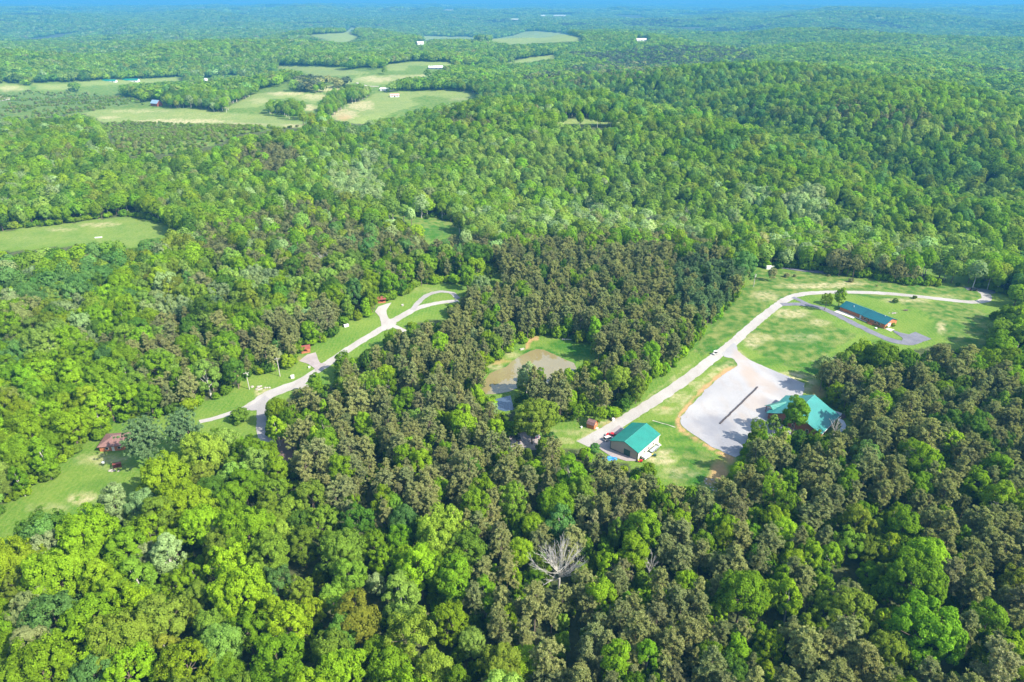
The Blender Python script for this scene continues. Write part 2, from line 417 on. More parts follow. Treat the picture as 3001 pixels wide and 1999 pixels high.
LUSH = [(2360,978,55,15,.9),(2325,1008,50,20,.7),(2400,1015,45,18,.8),(2370,1088,55,11,.9),(2250,1060,60,12,.6),(2088,1022,28,12,.9),(2020,1285,60,9,.8),(1945,1243,60,8,.9),(2000,1320,60,14,.7),(1905,1262,20,16,.6),  # lush grass patches; the one at the lot's upper right is painted shade
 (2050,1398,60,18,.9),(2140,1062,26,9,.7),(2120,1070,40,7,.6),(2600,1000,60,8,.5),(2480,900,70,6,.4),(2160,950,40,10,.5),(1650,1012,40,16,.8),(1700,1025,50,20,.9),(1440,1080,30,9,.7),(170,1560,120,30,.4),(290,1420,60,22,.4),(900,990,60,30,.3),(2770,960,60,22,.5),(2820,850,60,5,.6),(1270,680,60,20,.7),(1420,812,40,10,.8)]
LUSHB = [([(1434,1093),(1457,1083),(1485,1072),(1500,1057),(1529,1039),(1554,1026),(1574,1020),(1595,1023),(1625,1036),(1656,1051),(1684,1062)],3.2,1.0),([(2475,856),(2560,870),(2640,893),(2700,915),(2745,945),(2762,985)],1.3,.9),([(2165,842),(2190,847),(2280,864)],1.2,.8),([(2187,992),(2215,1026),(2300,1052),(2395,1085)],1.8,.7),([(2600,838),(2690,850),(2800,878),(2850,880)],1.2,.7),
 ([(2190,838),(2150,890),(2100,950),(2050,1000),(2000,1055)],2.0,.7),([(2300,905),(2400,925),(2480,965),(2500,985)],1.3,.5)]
def ground_mat():
    m = bpy.data.materials.new('ground_cover'); m.use_nodes = True; nt = m.node_tree; L = nt.links
    b = nt.nodes['Principled BSDF']; b.inputs['Roughness'].default_value = .95; b.inputs['Specular IOR Level'].default_value = .1
    at = node(nt, 'ShaderNodeAttribute', attribute_name='cover'); sep = node(nt, 'ShaderNodeSeparateColor'); L.new(at.outputs['Color'], sep.inputs[0])
    geo = node(nt, 'ShaderNodeNewGeometry')
    def noise(s, d=5):
        n = node(nt, 'ShaderNodeTexNoise'); n.inputs['Scale'].default_value = s; n.inputs['Detail'].default_value = d
        L.new(geo.outputs['Position'], n.inputs['Vector']); return n.outputs['Fac']
    def ramp(f, a, b_):
        r = node(nt, 'ShaderNodeMapRange'); r.inputs[1].default_value = a; r.inputs[2].default_value = b_; L.new(f, r.inputs[0]); return r.outputs[0]
    def mix(f, a, b_):
        x = node(nt, 'ShaderNodeMix', data_type='RGBA')
        for k, q in ((6, a), (7, b_)):
            if isinstance(q, tuple): x.inputs[k].default_value = (*q, 1)
            else: L.new(q, x.inputs[k])
        if isinstance(f, float): x.inputs[0].default_value = f
        else: L.new(f, x.inputs[0])
        return x.outputs[2]
    def mul(a, b_):
        x = node(nt, 'ShaderNodeMath', operation='MULTIPLY')
        L.new(a, x.inputs[0])
        if isinstance(b_, float): x.inputs[1].default_value = b_
        else: L.new(b_, x.inputs[1])
        return x.outputs[0]
    forest = mix(ramp(noise(.35), .35, .65), (.030, .045, .014), (.075, .085, .035))
    lawn = mix(ramp(noise(.05, 6), .35, .68), (.052, .130, .011), (.100, .162, .020))
    lawn = mix(mul(ramp(noise(.9, 4), .4, .75), .5), lawn, (.18, .21, .05))
    wv = node(nt, 'ShaderNodeTexWave'); wv.inputs['Scale'].default_value = .16; wv.inputs['Distortion'].default_value = 5; wv.inputs['Detail Scale'].default_value = .3
    L.new(geo.outputs['Position'], wv.inputs['Vector'])
    lawn = mix(mul(wv.outputs['Fac'], .22), lawn, (.15, .19, .04))
    rough_ = mix(ramp(noise(.22, 8), .38, .66), (.036, .100, .010), (.145, .168, .044))
    c = mix(sep.outputs[0], forest, lawn)
    c = mix(at.outputs['Alpha'], c, rough_)
    lu = node(nt, 'ShaderNodeAttribute', attribute_name='lush_shade')
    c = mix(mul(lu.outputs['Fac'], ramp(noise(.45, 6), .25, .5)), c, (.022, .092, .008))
    dry = mix(ramp(noise(.5, 6), .3, .7), (.42, .35, .22), (.26, .23, .10))
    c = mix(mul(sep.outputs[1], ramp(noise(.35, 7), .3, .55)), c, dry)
    dirt = mix(ramp(noise(.6, 6), .3, .7), (.38, .22, .10), (.28, .17, .09))
    c = mix(sep.outputs[2], c, dirt)
    L.new(c, b.inputs['Base Color'])
    bp = node(nt, 'ShaderNodeBump'); bp.inputs['Strength'].default_value = .9; bp.inputs['Distance'].default_value = .35
    L.new(noise(1.6, 6), bp.inputs['Height']); L.new(bp.outputs[0], b.inputs['Normal'])
    return m
M_GROUND = ground_mat()
ground()

# ------------------------------------------------------------------ draped sheets (roads, lot, water)
def drape(name, P, lift, m, step=3.0, flat=None, label=None, rag=0.0):
    P = np.asarray(P, float)[:, :2]
    out = []
    for k in range(len(P)):
        a, b = P[k], P[(k + 1) % len(P)]; n = max(1, int(np.linalg.norm(b - a) / step))
        for i in range(n): out.append(a + (b - a) * i / n)
    out = np.array(out)
    if rag: out += np.stack([vnoise(out[:, 0] / 2.6, out[:, 1] / 2.6, 61), vnoise(out[:, 0] / 2.6, out[:, 1] / 2.6, 62)], -1) * rag
    nb = len(out)
    gx, gy = np.meshgrid(np.arange(out[:, 0].min(), out[:, 0].max(), step), np.arange(out[:, 1].min(), out[:, 1].max(), step))
    gx = gx.ravel() + .01; gy = gy.ravel() + .013
    ins = inpoly(out, gx, gy)
    pts = np.concatenate([out, np.stack([gx[ins], gy[ins]], -1)])
    vs_, _, fs, *_ = delaunay_2d_cdt([Vector(p) for p in pts], [(i, (i + 1) % nb) for i in range(nb)], [], 1, 1e-4)
    x = np.array([q.x for q in vs_]); y = np.array([q.y for q in vs_])
    z = (height(x, y) + lift) if flat is None else np.full(len(x), flat)
    me = new_mesh(name, np.stack([x, y, z], -1), [tuple(f) for f in fs], [m])
    me.shade_smooth()
    o = link(name, me); tag(o, label, kind='structure'); return o
def px_poly(pts, dz=0.0):
    a = np.array(pts, float); return gp(a[:, 0], a[:, 1], dz)
def smooth_line(P, it=2):
    P = [np.array(p[:2]) for p in P]
    for _ in range(it):
        Q = [P[0]]
        for a, b in zip(P[:-1], P[1:]): Q += [a * .75 + b * .25, a * .25 + b * .75]
        Q.append(P[-1]); P = Q
    return np.array(P)
def ribbon(name, pts, width, lift, m, label, widths=None, it=3):
    P = smooth_line(px_poly(pts), it)
    d = np.gradient(P, axis=0); d /= np.linalg.norm(d, axis=1, keepdims=True)
    nrm = np.stack([-d[:, 1], d[:, 0]], -1)
    n = len(P)
    w = np.full(n, width) if widths is None else np.interp(np.linspace(0, 1, n), np.linspace(0, 1, len(widths)), widths)
    V = []; offs = np.linspace(-.5, .5, 7)
    # resample to 1.5 m
    s = np.concatenate([[0], np.cumsum(np.linalg.norm(np.diff(P, axis=0), axis=1))])
    t = np.arange(0, s[-1], 1.5)
    f = lambda a: np.interp(t, s, a)
    px, py, nx, ny, ww = f(P[:, 0]), f(P[:, 1]), f(nrm[:, 0]), f(nrm[:, 1]), f(w)
    k = len(t)
    for j, o_ in enumerate(offs):
        e = ww * o_
        if j in (0, 6): e = e + vnoise(t / 2.2, np.full(k, j * 5.0), 71) * .35
        V.append(np.stack([px + nx * e, py + ny * e], -1))
    V = np.stack(V, 1).reshape(-1, 2)
    z = height(V[:, 0], V[:, 1]) + lift
    i = np.arange(k - 1)[:, None] * 7 + np.arange(6)[None, :]
    F = np.stack([i, i + 1, i + 8, i + 7], -1).reshape(-1, 4)
    me = new_mesh(name, np.column_stack([V, z]), F, [m], smooth=True)
    o = link(name, me); tag(o, label, kind='structure'); return o

def gravel_mat(name, c1, c2, c3, s1=.06, streak=True):
    m = mat(name, c1, 0, s1, .95, c2, bump=.3, detail=8)
    nt = m.node_tree; b = nt.nodes['Principled BSDF']; L = nt.links
    base = b.inputs['Base Color'].links[0].from_socket
    geo = node(nt, 'ShaderNodeNewGeometry')
    mp = node(nt, 'ShaderNodeMapping'); mp.inputs['Rotation'].default_value = (0, 0, R(38)); mp.inputs['Scale'].default_value = (.35, .10, .5)
    L.new(geo.outputs['Position'], mp.inputs[0])
    n2 = node(nt, 'ShaderNodeTexNoise'); n2.inputs['Scale'].default_value = .8; n2.inputs['Detail'].default_value = 6; L.new(mp.outputs[0], n2.inputs[0])
    r = node(nt, 'ShaderNodeMapRange'); r.inputs[1].default_value = .48; r.inputs[2].default_value = .8; r.inputs[4].default_value = .5; L.new(n2.outputs['Fac'], r.inputs[0])
    mx = node(nt, 'ShaderNodeMix', data_type='RGBA'); L.new(r.outputs[0], mx.inputs[0]); L.new(base, mx.inputs[6]); mx.inputs[7].default_value = (*c3, 1)
    n3 = node(nt, 'ShaderNodeTexNoise'); n3.inputs['Scale'].default_value = 3.0; n3.inputs['Detail'].default_value = 5; L.new(geo.outputs['Position'], n3.inputs[0])
    r3 = node(nt, 'ShaderNodeMapRange'); r3.inputs[3].default_value = .66; r3.inputs[4].default_value = 1.25; L.new(n3.outputs['Fac'], r3.inputs[0])
    vm = node(nt, 'ShaderNodeVectorMath', operation='SCALE'); L.new(mx.outputs[2], vm.inputs[0]); L.new(r3.outputs[0], vm.inputs['Scale'])
    L.new(vm.outputs[0], b.inputs['Base Color'])
    return m
M_GRAVEL = gravel_mat('limestone_gravel', (.25, .23, .212), (.32, .30, .28), (.20, .17, .14))
M_LOT = gravel_mat('lot_gravel', (.215, .210, .220), (.315, .305, .300), (.25, .21, .18), .035)
def lot_layers(m):
    nt = m.node_tree; b = nt.nodes['Principled BSDF']; L = nt.links; base = b.inputs['Base Color'].links[0].from_socket
    at = node(nt, 'ShaderNodeAttribute', attribute_name='cover'); sp_ = node(nt, 'ShaderNodeSeparateColor'); L.new(at.outputs['Color'], sp_.inputs[0])
    for k, c in ((0, (.140, .142, .165)), (1, (.27, .215, .175)), (2, (.17, .17, .185))):
        x = node(nt, 'ShaderNodeMix', data_type='RGBA'); q = node(nt, 'ShaderNodeMath', operation='MULTIPLY'); q.inputs[1].default_value = .8
        L.new(sp_.outputs[k], q.inputs[0]); L.new(q.outputs[0], x.inputs[0]); L.new(base, x.inputs[6]); x.inputs[7].default_value = (*c, 1); base = x.outputs[2]
    L.new(base, b.inputs['Base Color'])
lot_layers(M_LOT)
M_GREYROAD = gravel_mat('grey_gravel', (.20, .19, .185), (.27, .25, .245), (.18, .16, .14))
M_ASPH = gravel_mat('worn_asphalt', (.095, .095, .12), (.14, .14, .165), (.17, .16, .16), .2)
M_CONC = mat('concrete', (.42, .39, .33), .1, .6, .9)
M_WHITECONC = mat('white_concrete', (.45, .45, .47), .06, .5, .9)
M_APRON = gravel_mat('pinkish_gravel', (.22, .185, .18), (.28, .24, .23), (.28, .25, .26), .3)
M_DIRTPAD = gravel_mat('brown_dirt', (.15, .10, .085), (.10, .07, .06), (.20, .15, .13), .2)
M_PATH = mat('pale_path', (.30, .28, .22), .15, .8, .95)

MAIN = [(1712,1304),(1740,1284),(1774,1265),(1815,1240),(1859,1212),(1910,1180),(1978,1136),(2046,1085),(2100,1041),(2148,1005),(2191,965),(2238,926),(2276,897),(2306,876),(2332,865),(2374,859),(2450,856),(2531,857),
 (2616,861),(2701,870),(2787,880),(2842,886),(2876,885),(2893,877),(2891,865),(2878,854),(2859,847),(2840,843)]
ribbon('access_road', MAIN, 6, .06, M_GRAVEL, 'pale limestone access road curving past the gravel lot and around the meadow', widths=[8, 6.4, 6, 6, 5.8, 5.6, 5.6, 5.4, 5.2, 5, 5, 5, 5.4, 6, 7])
ribbon('asphalt_spur', [(2830,846),(2860,848),(2893,853),(2918,860)], 7, .10, M_ASPH, 'dark asphalt spur at the far end of the access road')
LOT = [(2163,1072),(2143,1083),(2122,1098),(2097,1118),(2066,1144),(2038,1175),(2015,1200),(1996,1222),(1992,1234),(1998,1248),(2022,1268),(2051,1287),(2084,1308),(2110,1320),(2133,1331),(2153,1340),(2166,1332),(2200,1330),(2240,1310),
 (2300,1290),(2330,1262),(2344,1200),(2344,1172),(2357,1144),(2358,1124),(2319,1107),(2281,1092),(2242,1075),(2209,1061),(2187,1049),(2164,1030),(2157,1012),(2150,1005),(2114,1036),(2124,1046),(2145,1050),(2158,1060)]
lot = drape('gravel_lot', px_poly(LOT), .10, M_LOT, 1.6, label='large pale grey gravel parking lot in front of the church', rag=.5)
def lot_cover(o):
    me = o.data; n = len(me.vertices); co = np.zeros(n * 3, np.float32); me.vertices.foreach_get('co', co); co = co.reshape(-1, 3).astype(float)
    u, v, _ = proj(co[:, 0], co[:, 1], co[:, 2]); C = np.zeros((n, 4), np.float32)
    nz = .5 * vnoise(co[:, 0] / 6, co[:, 1] / 6, 201) + .3 * vnoise(co[:, 0] / 2.2, co[:, 1] / 2.2, 202)
    def e(k, cu, cv, ru, rv, s_, rot=0.0):
        a, b = (u - cu), (v - cv); a, b = a * math.cos(rot) + b * math.sin(rot), -a * math.sin(rot) + b * math.cos(rot)
        C[:, k] = np.maximum(C[:, k], np.clip(1.25 - (a / ru) ** 2 - (b / rv) ** 2 + nz, 0, 1) * s_)
    e(0, 2095, 1250, 60, 34, .9, .35); e(0, 2130, 1300, 60, 26, .8, .3); e(0, 2290, 1105, 60, 12, .7, .4); e(0, 2290, 1150, 60, 16, .35, .4); e(0, 2260, 1185, 40, 14, .6, .3); e(0, 2250, 1250, 40, 30, .6); e(0, 2060, 1165, 30, 10, .25, -.7)
    e(1, 2195, 1095, 22, 50, .9, -.55); e(1, 2250, 1130, 50, 20, .7, .5); e(1, 2215, 1180, 36, 30, .55, .6); e(1, 2180, 1220, 30, 22, .4, .4); e(1, 2160, 1045, 22, 22, .7)
    r = np.hypot((u - 2110) / 1.0, (v - 1245) * 1.6)   # turning tracks worn into the gravel
    C[:, 2] = np.clip(np.sin(r / 3.3 + 1.5 * nz) * .5 + .2, 0, 1) * np.clip(1 - r / 120, 0, 1) * .6
    at = me.attributes.new('cover', 'FLOAT_COLOR', 'POINT'); at.data.foreach_set('color', C.ravel())
lot_cover(lot)
DRIVE = [(2290,893),(2325,891),(2353,892),(2390,898),(2425,909),(2468,931),(2510,952),(2553,973),(2595,992),(2625,1001),(2650,1006),(2680,1006)]
ribbon('driveway', DRIVE, 4.6, .07, M_ASPH, 'grey asphalt driveway running past the long green roofed house')
ribbon('driveway_branch', [(2322,872),(2340,878),(2361,890),(2385,898)], 3.6, .10, M_ASPH, 'short upper branch joining the driveway to the road')
drape('parking_pad', px_poly([(2616,967),(2640,976),(2663,980),(2684,973),(2708,984),(2729,994),(2706,1002),(2684,1010),(2655,1011),(2638,1007),(2646,994),(2642,988),(2620,975)]), .13, M_ASPH, 2.5, label='dark asphalt parking pad at the end of the driveway', rag=.3)
drape('concrete_apron', px_poly([(2444,913.7),(2459,908),(2514,926),(2500,934)]), .12, M_CONC, 2.5, label='pale concrete apron in front of the long house')
drape('concrete_slab', px_poly([(2596,960),(2622,966),(2610,972),(2592,963)]), .12, M_CONC, 2, label='small concrete slab at the gable door of the long house')
drape('front_walk', px_poly([(2503,930),(2506,928),(2540,943),(2537,945)]), .12, M_CONC, 2, label='narrow concrete walk along the front of the long house')
CAMPROAD = [(585,1237),(630,1226),(672,1213),(700,1203),(725,1196),(755,1180),(776,1163),(810,1147),(853,1132),(891,1115),(925,1090),(959,1066),(1010,1030),(1065,996),(1116,965),(1146,945),(1188,920),(1231,899),(1290,886),(1350,881)]
ribbon('camp_road', CAMPROAD, 5, .06, M_GRAVEL, 'white gravel camp road climbing between the pine stands', widths=[3.4, 3.4, 3.6, 4.5, 6.5, 7, 7.5, 6, 5, 4.8, 4.8, 4.8, 5, 4.8, 4.2, 4])
ribbon('loop_road', [(1210,909),(1218,895),(1231,882),(1244,870),(1260,861),(1280,856),(1299,854),(1324,858),(1334,865),(1341,877)], 3.4, .10, M_GREYROAD, 'grey gravel turning loop at the top of the camp road')
ribbon('lower_camp_road', [(757,1180),(766,1192),(770,1206),(769,1222),(768,1238),(770,1260),(776,1282),(792,1300)], 5, .10, M_GREYROAD, 'grey gravel lane dropping from the camp road to the dirt circle')
drape('camp_pad', px_poly([(1099,914),(1104,905),(1108,899),(1146,887),(1140,899),(1133,911),(1134,925),(1139,934),(1154,938),(1163,948),(1156,958),(1140,966),(1118,972),(1116,962),(1118,950),(1113,930)]), .14, M_GRAVEL, 2.5, label='pale gravel pull-in beside the upper camp shelter', rag=.3)
drape('camp_pad', px_poly([(876,1058),(900,1040),(925,1032.5),(929,1047),(938,1064),(957,1068),(925,1090),(920,1080),(914,1073),(895,1064)]), .14, M_APRON, 2.5, label='pinkish gravel pull-in beside the lower camp shelter', rag=.3)
drape('road_apron', px_poly([(722,1194),(745,1184),(775,1160),(790,1170),(773,1190),(765,1206),(752,1203),(735,1204)]), .14, M_GREYROAD, 2.5, label='gravel apron where the camp road forks by the round bush', rag=.3)
ribbon('camp_spur', [(1150,955),(1170,962),(1190,974)], 3.5, .14, M_GRAVEL, 'short gravel spur running into the pines')
drape('camp_pad', px_poly([(853,1138),(878,1122),(905,1128),(912,1140),(880,1140)]), .14, M_GRAVEL, 2.5, label='white gravel pull-in under the pines below the camp road', rag=.3)
drape('dirt_circle', px_poly([(775,1275),(800,1284),(840,1280),(866,1290),(874,1312),(855,1344),(838,1356),(812,1336),(795,1308)]), .06, M_DIRTPAD, 2.5, label='brown dirt turning circle in the shade of the pines', rag=.6)
drape('barn_apron', px_poly([(1742,1298),(1814,1247),(1832,1258),(1800,1300),(1850,1336),(1868,1352),(1835,1352),(1790,1338),(1760,1318)]), .16, M_APRON, 2.5, label='pinkish grey gravel yard around the green roofed barn')
drape('car_park', px_poly([(1494,1283),(1512,1262),(1530,1254),(1540,1266),(1548,1274),(1580,1272),(1590,1290),(1575,1320),(1500,1318)]), .06, M_APRON, 2.5, label='small pinkish gravel parking place below the shed', rag=.3)
drape('church_walk', px_poly([(2428,1197),(2440,1203),(2468,1212),(2464,1220),(2440,1210)]), .2, M_WHITECONC, 2, label='white concrete walk behind the church')
drape('church_walk', px_poly([(2454,1228),(2462,1228),(2473,1234),(2480,1248),(2476,1260),(2464,1268),(2447,1270),(2455,1262),(2465,1254),(2466,1244),(2460,1236)]), .2, M_WHITECONC, 2, label='white crescent walk at the right corner of the church')
drape('church_walk', px_poly([(2305,1192),(2312,1184),(2325,1182),(2325,1190),(2312,1202)]), .22, M_WHITECONC, 2, label='white concrete porch walk at the church entrance')
drape('mulch_bed', px_poly([(2458,1226),(2468,1214),(2482,1213),(2480,1224),(2470,1229)]), .18, mat('mulch', (.09, .055, .05), .3, 2), 2, label='dark mulch bed at the church corner')
ribbon('drain_path', [(1912,1233),(1930,1238),(1955,1244),(1982,1254)], .6, .06, M_PATH, 'narrow pale stone path from the barn to the lot')
ribbon('highway', [(2215,774),(2260,780),(2310,786),(2370,794),(2430,800)], 7, .25, M_ASPH, 'grey highway glimpsed behind the meadow trees')
ribbon('side_road', [(-40,302),(0,296),(40,290)], 7, .5, M_PATH, 'pale side road crossing the scrubby pasture')
ribbon('farm_track', [(1045,243),(1062,250),(1085,254),(1110,254)], 6, .6, M_PATH, 'pale farm track leading to the white barn')
# pond
pond_px = [(1574,1023),(1595,1026),(1625,1039),(1656,1054),(1682,1064),(1690,1080),(1660,1100),(1630,1118),(1580,1130),(1518,1136),(1493,1148),(1452,1155),(1421,1156),(1401,1146),(1410,1125),(1426,1108),(1434,1095),(1457,1085),(1485,1074),(1500,1059),(1529,1041),(1554,1029)]
def water_mat(name, c, c2):
    m = mat(name, c, 0, .035, .025, c2, spec=1.0); nt = m.node_tree; b = nt.nodes['Principled BSDF']
    n = node(nt, 'ShaderNodeTexNoise'); n.inputs['Scale'].default_value = .7; n.inputs['Detail'].default_value = 3
    g = node(nt, 'ShaderNodeNewGeometry'); nt.links.new(g.outputs['Position'], n.inputs[0])
    bp = node(nt, 'ShaderNodeBump'); bp.inputs['Strength'].default_value = .02; bp.inputs['Distance'].default_value = .1
    nt.links.new(n.outputs['Fac'], bp.inputs['Height']); nt.links.new(bp.outputs[0], b.inputs['Normal']); return m
PP = px_poly(pond_px); zmax = float(height(PP[:, 0], PP[:, 1]).max()) 
gx, gy = np.meshgrid(np.linspace(PP[:, 0].min(), PP[:, 0].max(), 40), np.linspace(PP[:, 1].min(), PP[:, 1].max(), 40))
zz = height(gx.ravel(), gy.ravel())[inpoly(PP[:, :2], gx.ravel(), gy.ravel())]
drape('pond', PP, .05, water_mat('muddy_water', (.165, .130, .052), (.20, .175, .095)), 4, label='muddy tan pond among the pines', flat=None)
drape('small_pond', px_poly([(1440,1176),(1452,1170),(1496,1159),(1507,1201),(1480,1206),(1445,1196)]), .06, water_mat('blue_water', (.025, .045, .075), (.045, .065, .10)), 3, label='small dark blue rectangular pool below the pond')

# ------------------------------------------------------------------ tree prototypes
def unit(a): return a / np.maximum(np.linalg.norm(a, axis=-1, keepdims=True), 1e-9)
def rdir(r, n): return unit(r.normal(size=(n, 3)))
def cards(r, c, nrm, w, l=None, axis=None):
    """one small bent quad per leaf spray"""
    n = len(c); l = w if l is None else l
    a = unit(np.cross(nrm, rdir(r, n))) if axis is None else unit(axis - nrm * (axis * nrm).sum(1, keepdims=True))
    b = np.cross(nrm, a)
    w = np.broadcast_to(w, n)[:, None] * .5; l = np.broadcast_to(l, n)[:, None] * .5
    V = np.stack([c - a * l - b * w * .6, c - b * w - a * l * .1 + 0 * nrm, c + a * l, c + b * w], 1)
    V[:, 2] += nrm * w * .35; V[:, 0] += nrm * w * -.3
    return V.reshape(-1, 3), np.arange(4 * n).reshape(n, 4)
def broad_crown(seed, H=18, Rc=6.0, lobes=18, sub=11, leaves=26, ls=.62, kind='dome', gap=0.0):
    r = np.random.default_rng(seed)
    c0 = np.array([0, 0, H * .60]); er = np.array([Rc, Rc, H * .36])
    if kind == 'tall': c0[2] = H * .56; er = np.array([Rc * .8, Rc * .8, H * .42])
    if kind == 'round': c0[2] = H * .55; er = np.array([Rc, Rc, H * .42])
    k = np.arange(lobes) + .5
    phi = np.arccos(1 - 1.65 * k / lobes); th = math.pi * (1 + 5 ** .5) * k + r.uniform(0, 6)
    d = np.stack([np.cos(th) * np.sin(phi), np.sin(th) * np.sin(phi), np.cos(phi)], -1)
    d = unit(d + r.normal(size=d.shape) * .16)
    lr = Rc * r.uniform(.26, .50, lobes) * (18 / lobes) ** .5
    lc = c0 + d * (er - lr[:, None] * .75) * r.uniform(.66, 1.20, (lobes, 1))
    P, N = [], []
    for i in range(lobes):
        if r.random() < gap: continue
        sd = unit(rdir(r, sub) + d[i] * .55); sr = lr[i] * .45
        sc = lc[i] + sd * lr[i] * r.uniform(.6, .95, (sub, 1))
        for j in range(sub):
            ld = unit(rdir(r, leaves) + sd[j] * .7)
            p = sc[j] + ld * sr * r.uniform(.65, 1.05, (leaves, 1))
            nn = unit(ld * .9 + sd[j] * .5 + d[i] * .3 + rdir(r, leaves) * .55 + np.array([0, 0, .25]))
            P.append(p); N.append(nn)
    P = np.concatenate(P); N = np.concatenate(N)
    # drop what is buried deep inside the crown
    keep = (((P - c0) / er) ** 2).sum(1) > .20
    P, N = P[keep], N[keep]
    s = ls * r.uniform(.7, 1.35, len(P))
    V, F = cards(r, P, N, s, s * 1.25)
    return V, F, np.clip(r.normal(.45, .22, len(P)), 0, 1), lc
def pine_crown(seed, H=15, Rc=3.0, whorls=15, per=5, tufts=6, blades=27, bl=.60, top='round'):
    r = np.random.default_rng(seed); P, N, A = [], [], []
    br = []
    lean = r.normal(size=2) * .35
    for i in range(whorls):
        t = i / (whorls - 1); z = H * (.40 + .58 * t)
        if top == 'cone': rr = Rc * (1.05 - t) ** .8
        else: rr = Rc * (1 - t ** 2.4) ** .6 * (.75 + .25 * min(1, t * 3))
        rr = max(rr, .35)
        for k in range(per if t < .93 else 3):
            a = r.uniform(0, 2 * math.pi); L = rr * r.uniform(.6, 1.2)
            dirv = np.array([math.cos(a), math.sin(a), r.uniform(.05, .45) + .5 * t])
            b0 = np.array([lean[0] * t, lean[1] * t, z - .25 * L]); tip = b0 + dirv * L
            br.append((b0, tip))
            m = max(2, int(tufts * (L / Rc) + 1))
            for q in np.linspace(.35, 1.0, m):
                c = b0 + dirv * L * q + r.normal(size=3) * .22 * L * .5
                out = unit(dirv * .6 + np.array([0, 0, .8]))
                nd = unit(rdir(r, blades) + out * 1.1)
                P.append(c + nd * bl * .35); A.append(nd); N.append(unit(np.cross(nd, rdir(r, blades)) + out * .8))
    P = np.concatenate(P); N = np.concatenate(N); A = np.concatenate(A)
    s = bl * r.uniform(.7, 1.3, len(P))
    V, F = cards(r, P, N, s * .38, s * 1.3, axis=A)
    return V, F, np.clip(r.normal(.45, .24, len(P)), 0, 1), br
def trunk_mb(seed, H, r0, targets=None, zt=.62, n=6):
    r = random.Random(seed); mb = MB()
    bend = [(0, 0)]
    for i in range(5): bend.append((bend[-1][0] + r.uniform(-.15, .15), bend[-1][1] + r.uniform(-.15, .15)))
    top = H * zt
    mb.tube([(bend[i][0], bend[i][1], -0.6 + (top + .6) * i / 5) for i in range(6)], [r0 * (1.15 - .17 * i) for i in range(6)], 6)
    if targets is not None:
        for t in targets:
            zb = H * r.uniform(.3, zt - .05); f = zb / top
            b0 = Vector((bend[3][0] * f, bend[3][1] * f, zb)); tip = Vector(t)
            mid = b0.lerp(tip, .5) + Vector((0, 0, -.4)); mb.tube([b0, mid, tip], [r0 * .42, r0 * .26, r0 * .1], 4)
    return mb
PROTO = {}
def tree_meshes(key, crown, H, r0, targets, leafm, barkm, zt, seed):
    V, F, lv, _ = crown
    tb = trunk_mb(seed, H, r0, targets, zt)
    c = new_mesh('crown', V, F, [leafm], attr=lv)
    t = tb.mesh('trunk', barkm)
    # joined twin for the masses beyond the individually built trees
    nv = len(V); F2 = [tuple(q) for q in F.tolist()] + [tuple(nv + i for i in f) for f in tb.f]
    j = new_mesh('tree', np.concatenate([V, np.array(tb.v)]), F2, [leafm, barkm], mi=[0] * len(F) + [1] * len(tb.f), attr=list(lv) + [.5] * len(tb.f))
    PROTO[key] = (c, t, j)
for i, (kd, lo, sb, lf, gp_) in enumerate([('dome', 18, 11, 24, 0), ('dome', 22, 10, 22, .06), ('round', 20, 11, 22, 0), ('tall', 16, 11, 24, 0), ('dome', 14, 14, 24, .05), ('tall', 20, 10, 20, .1), ('round', 24, 9, 22, .05), ('dome', 17, 9, 20, .18)]):
    cr = broad_crown(100 + i, 18, 6.0 if kd != 'tall' else 5.2, lo + 4, sb, int(lf * 2.6), .35, kd, gp_)
    tree_meshes(f'broad{i}', cr, 18, .32, cr[3][::3], M_LEAF, M_BARK if i != 5 else M_PALEBARK, .66, i)
for i in range(8, 10):   # very large spreading crowns, leaf size kept true
    cr = broad_crown(100 + i, 20, 9.2, 48, 14, 40, .44, 'dome', .04)
    tree_meshes(f'broad{i}', cr, 20, .45, cr[3][::5], M_LEAF, M_BARK, .66, i)
NB = 8
for i, tp in enumerate(['round', 'round', 'cone', 'round', 'cone', 'round']):
    cr = pine_crown(200 + i, 15, [3.0, 3.4, 2.7, 2.8, 3.1, 3.3][i], top=tp)
    tree_meshes(f'pine{i}', cr, 15, .17, [b[1] * .92 + b[0] * .08 for b in cr[3][::5]], M_NEEDLE, M_BARK, .9, 30 + i)
NP_ = 6
for i in range(2):   # broad, feathery white pines
    cr = pine_crown(300 + i, 17, 6.4, 15, 8, 9, 24, .75, 'round')
    tree_meshes(f'white{i}', cr, 17, .3, [b[1] * .9 + b[0] * .1 for b in cr[3][::5]], M_NEEDLE, M_BARK, .9, 50 + i)
# low bush
for i in range(2):
    r_ = np.random.default_rng(400 + i)
    V, F, lv, lc = broad_crown(400 + i, 4.2, 2.2, 14, 9, 26, .28, 'round')
    V[:, 2] = V[:, 2] * .9 - .35
    tree_meshes(f'bush{i}', (V, F, lv, lc), 4, .08, None, M_LEAF, M_BARK, .5, 60 + i)

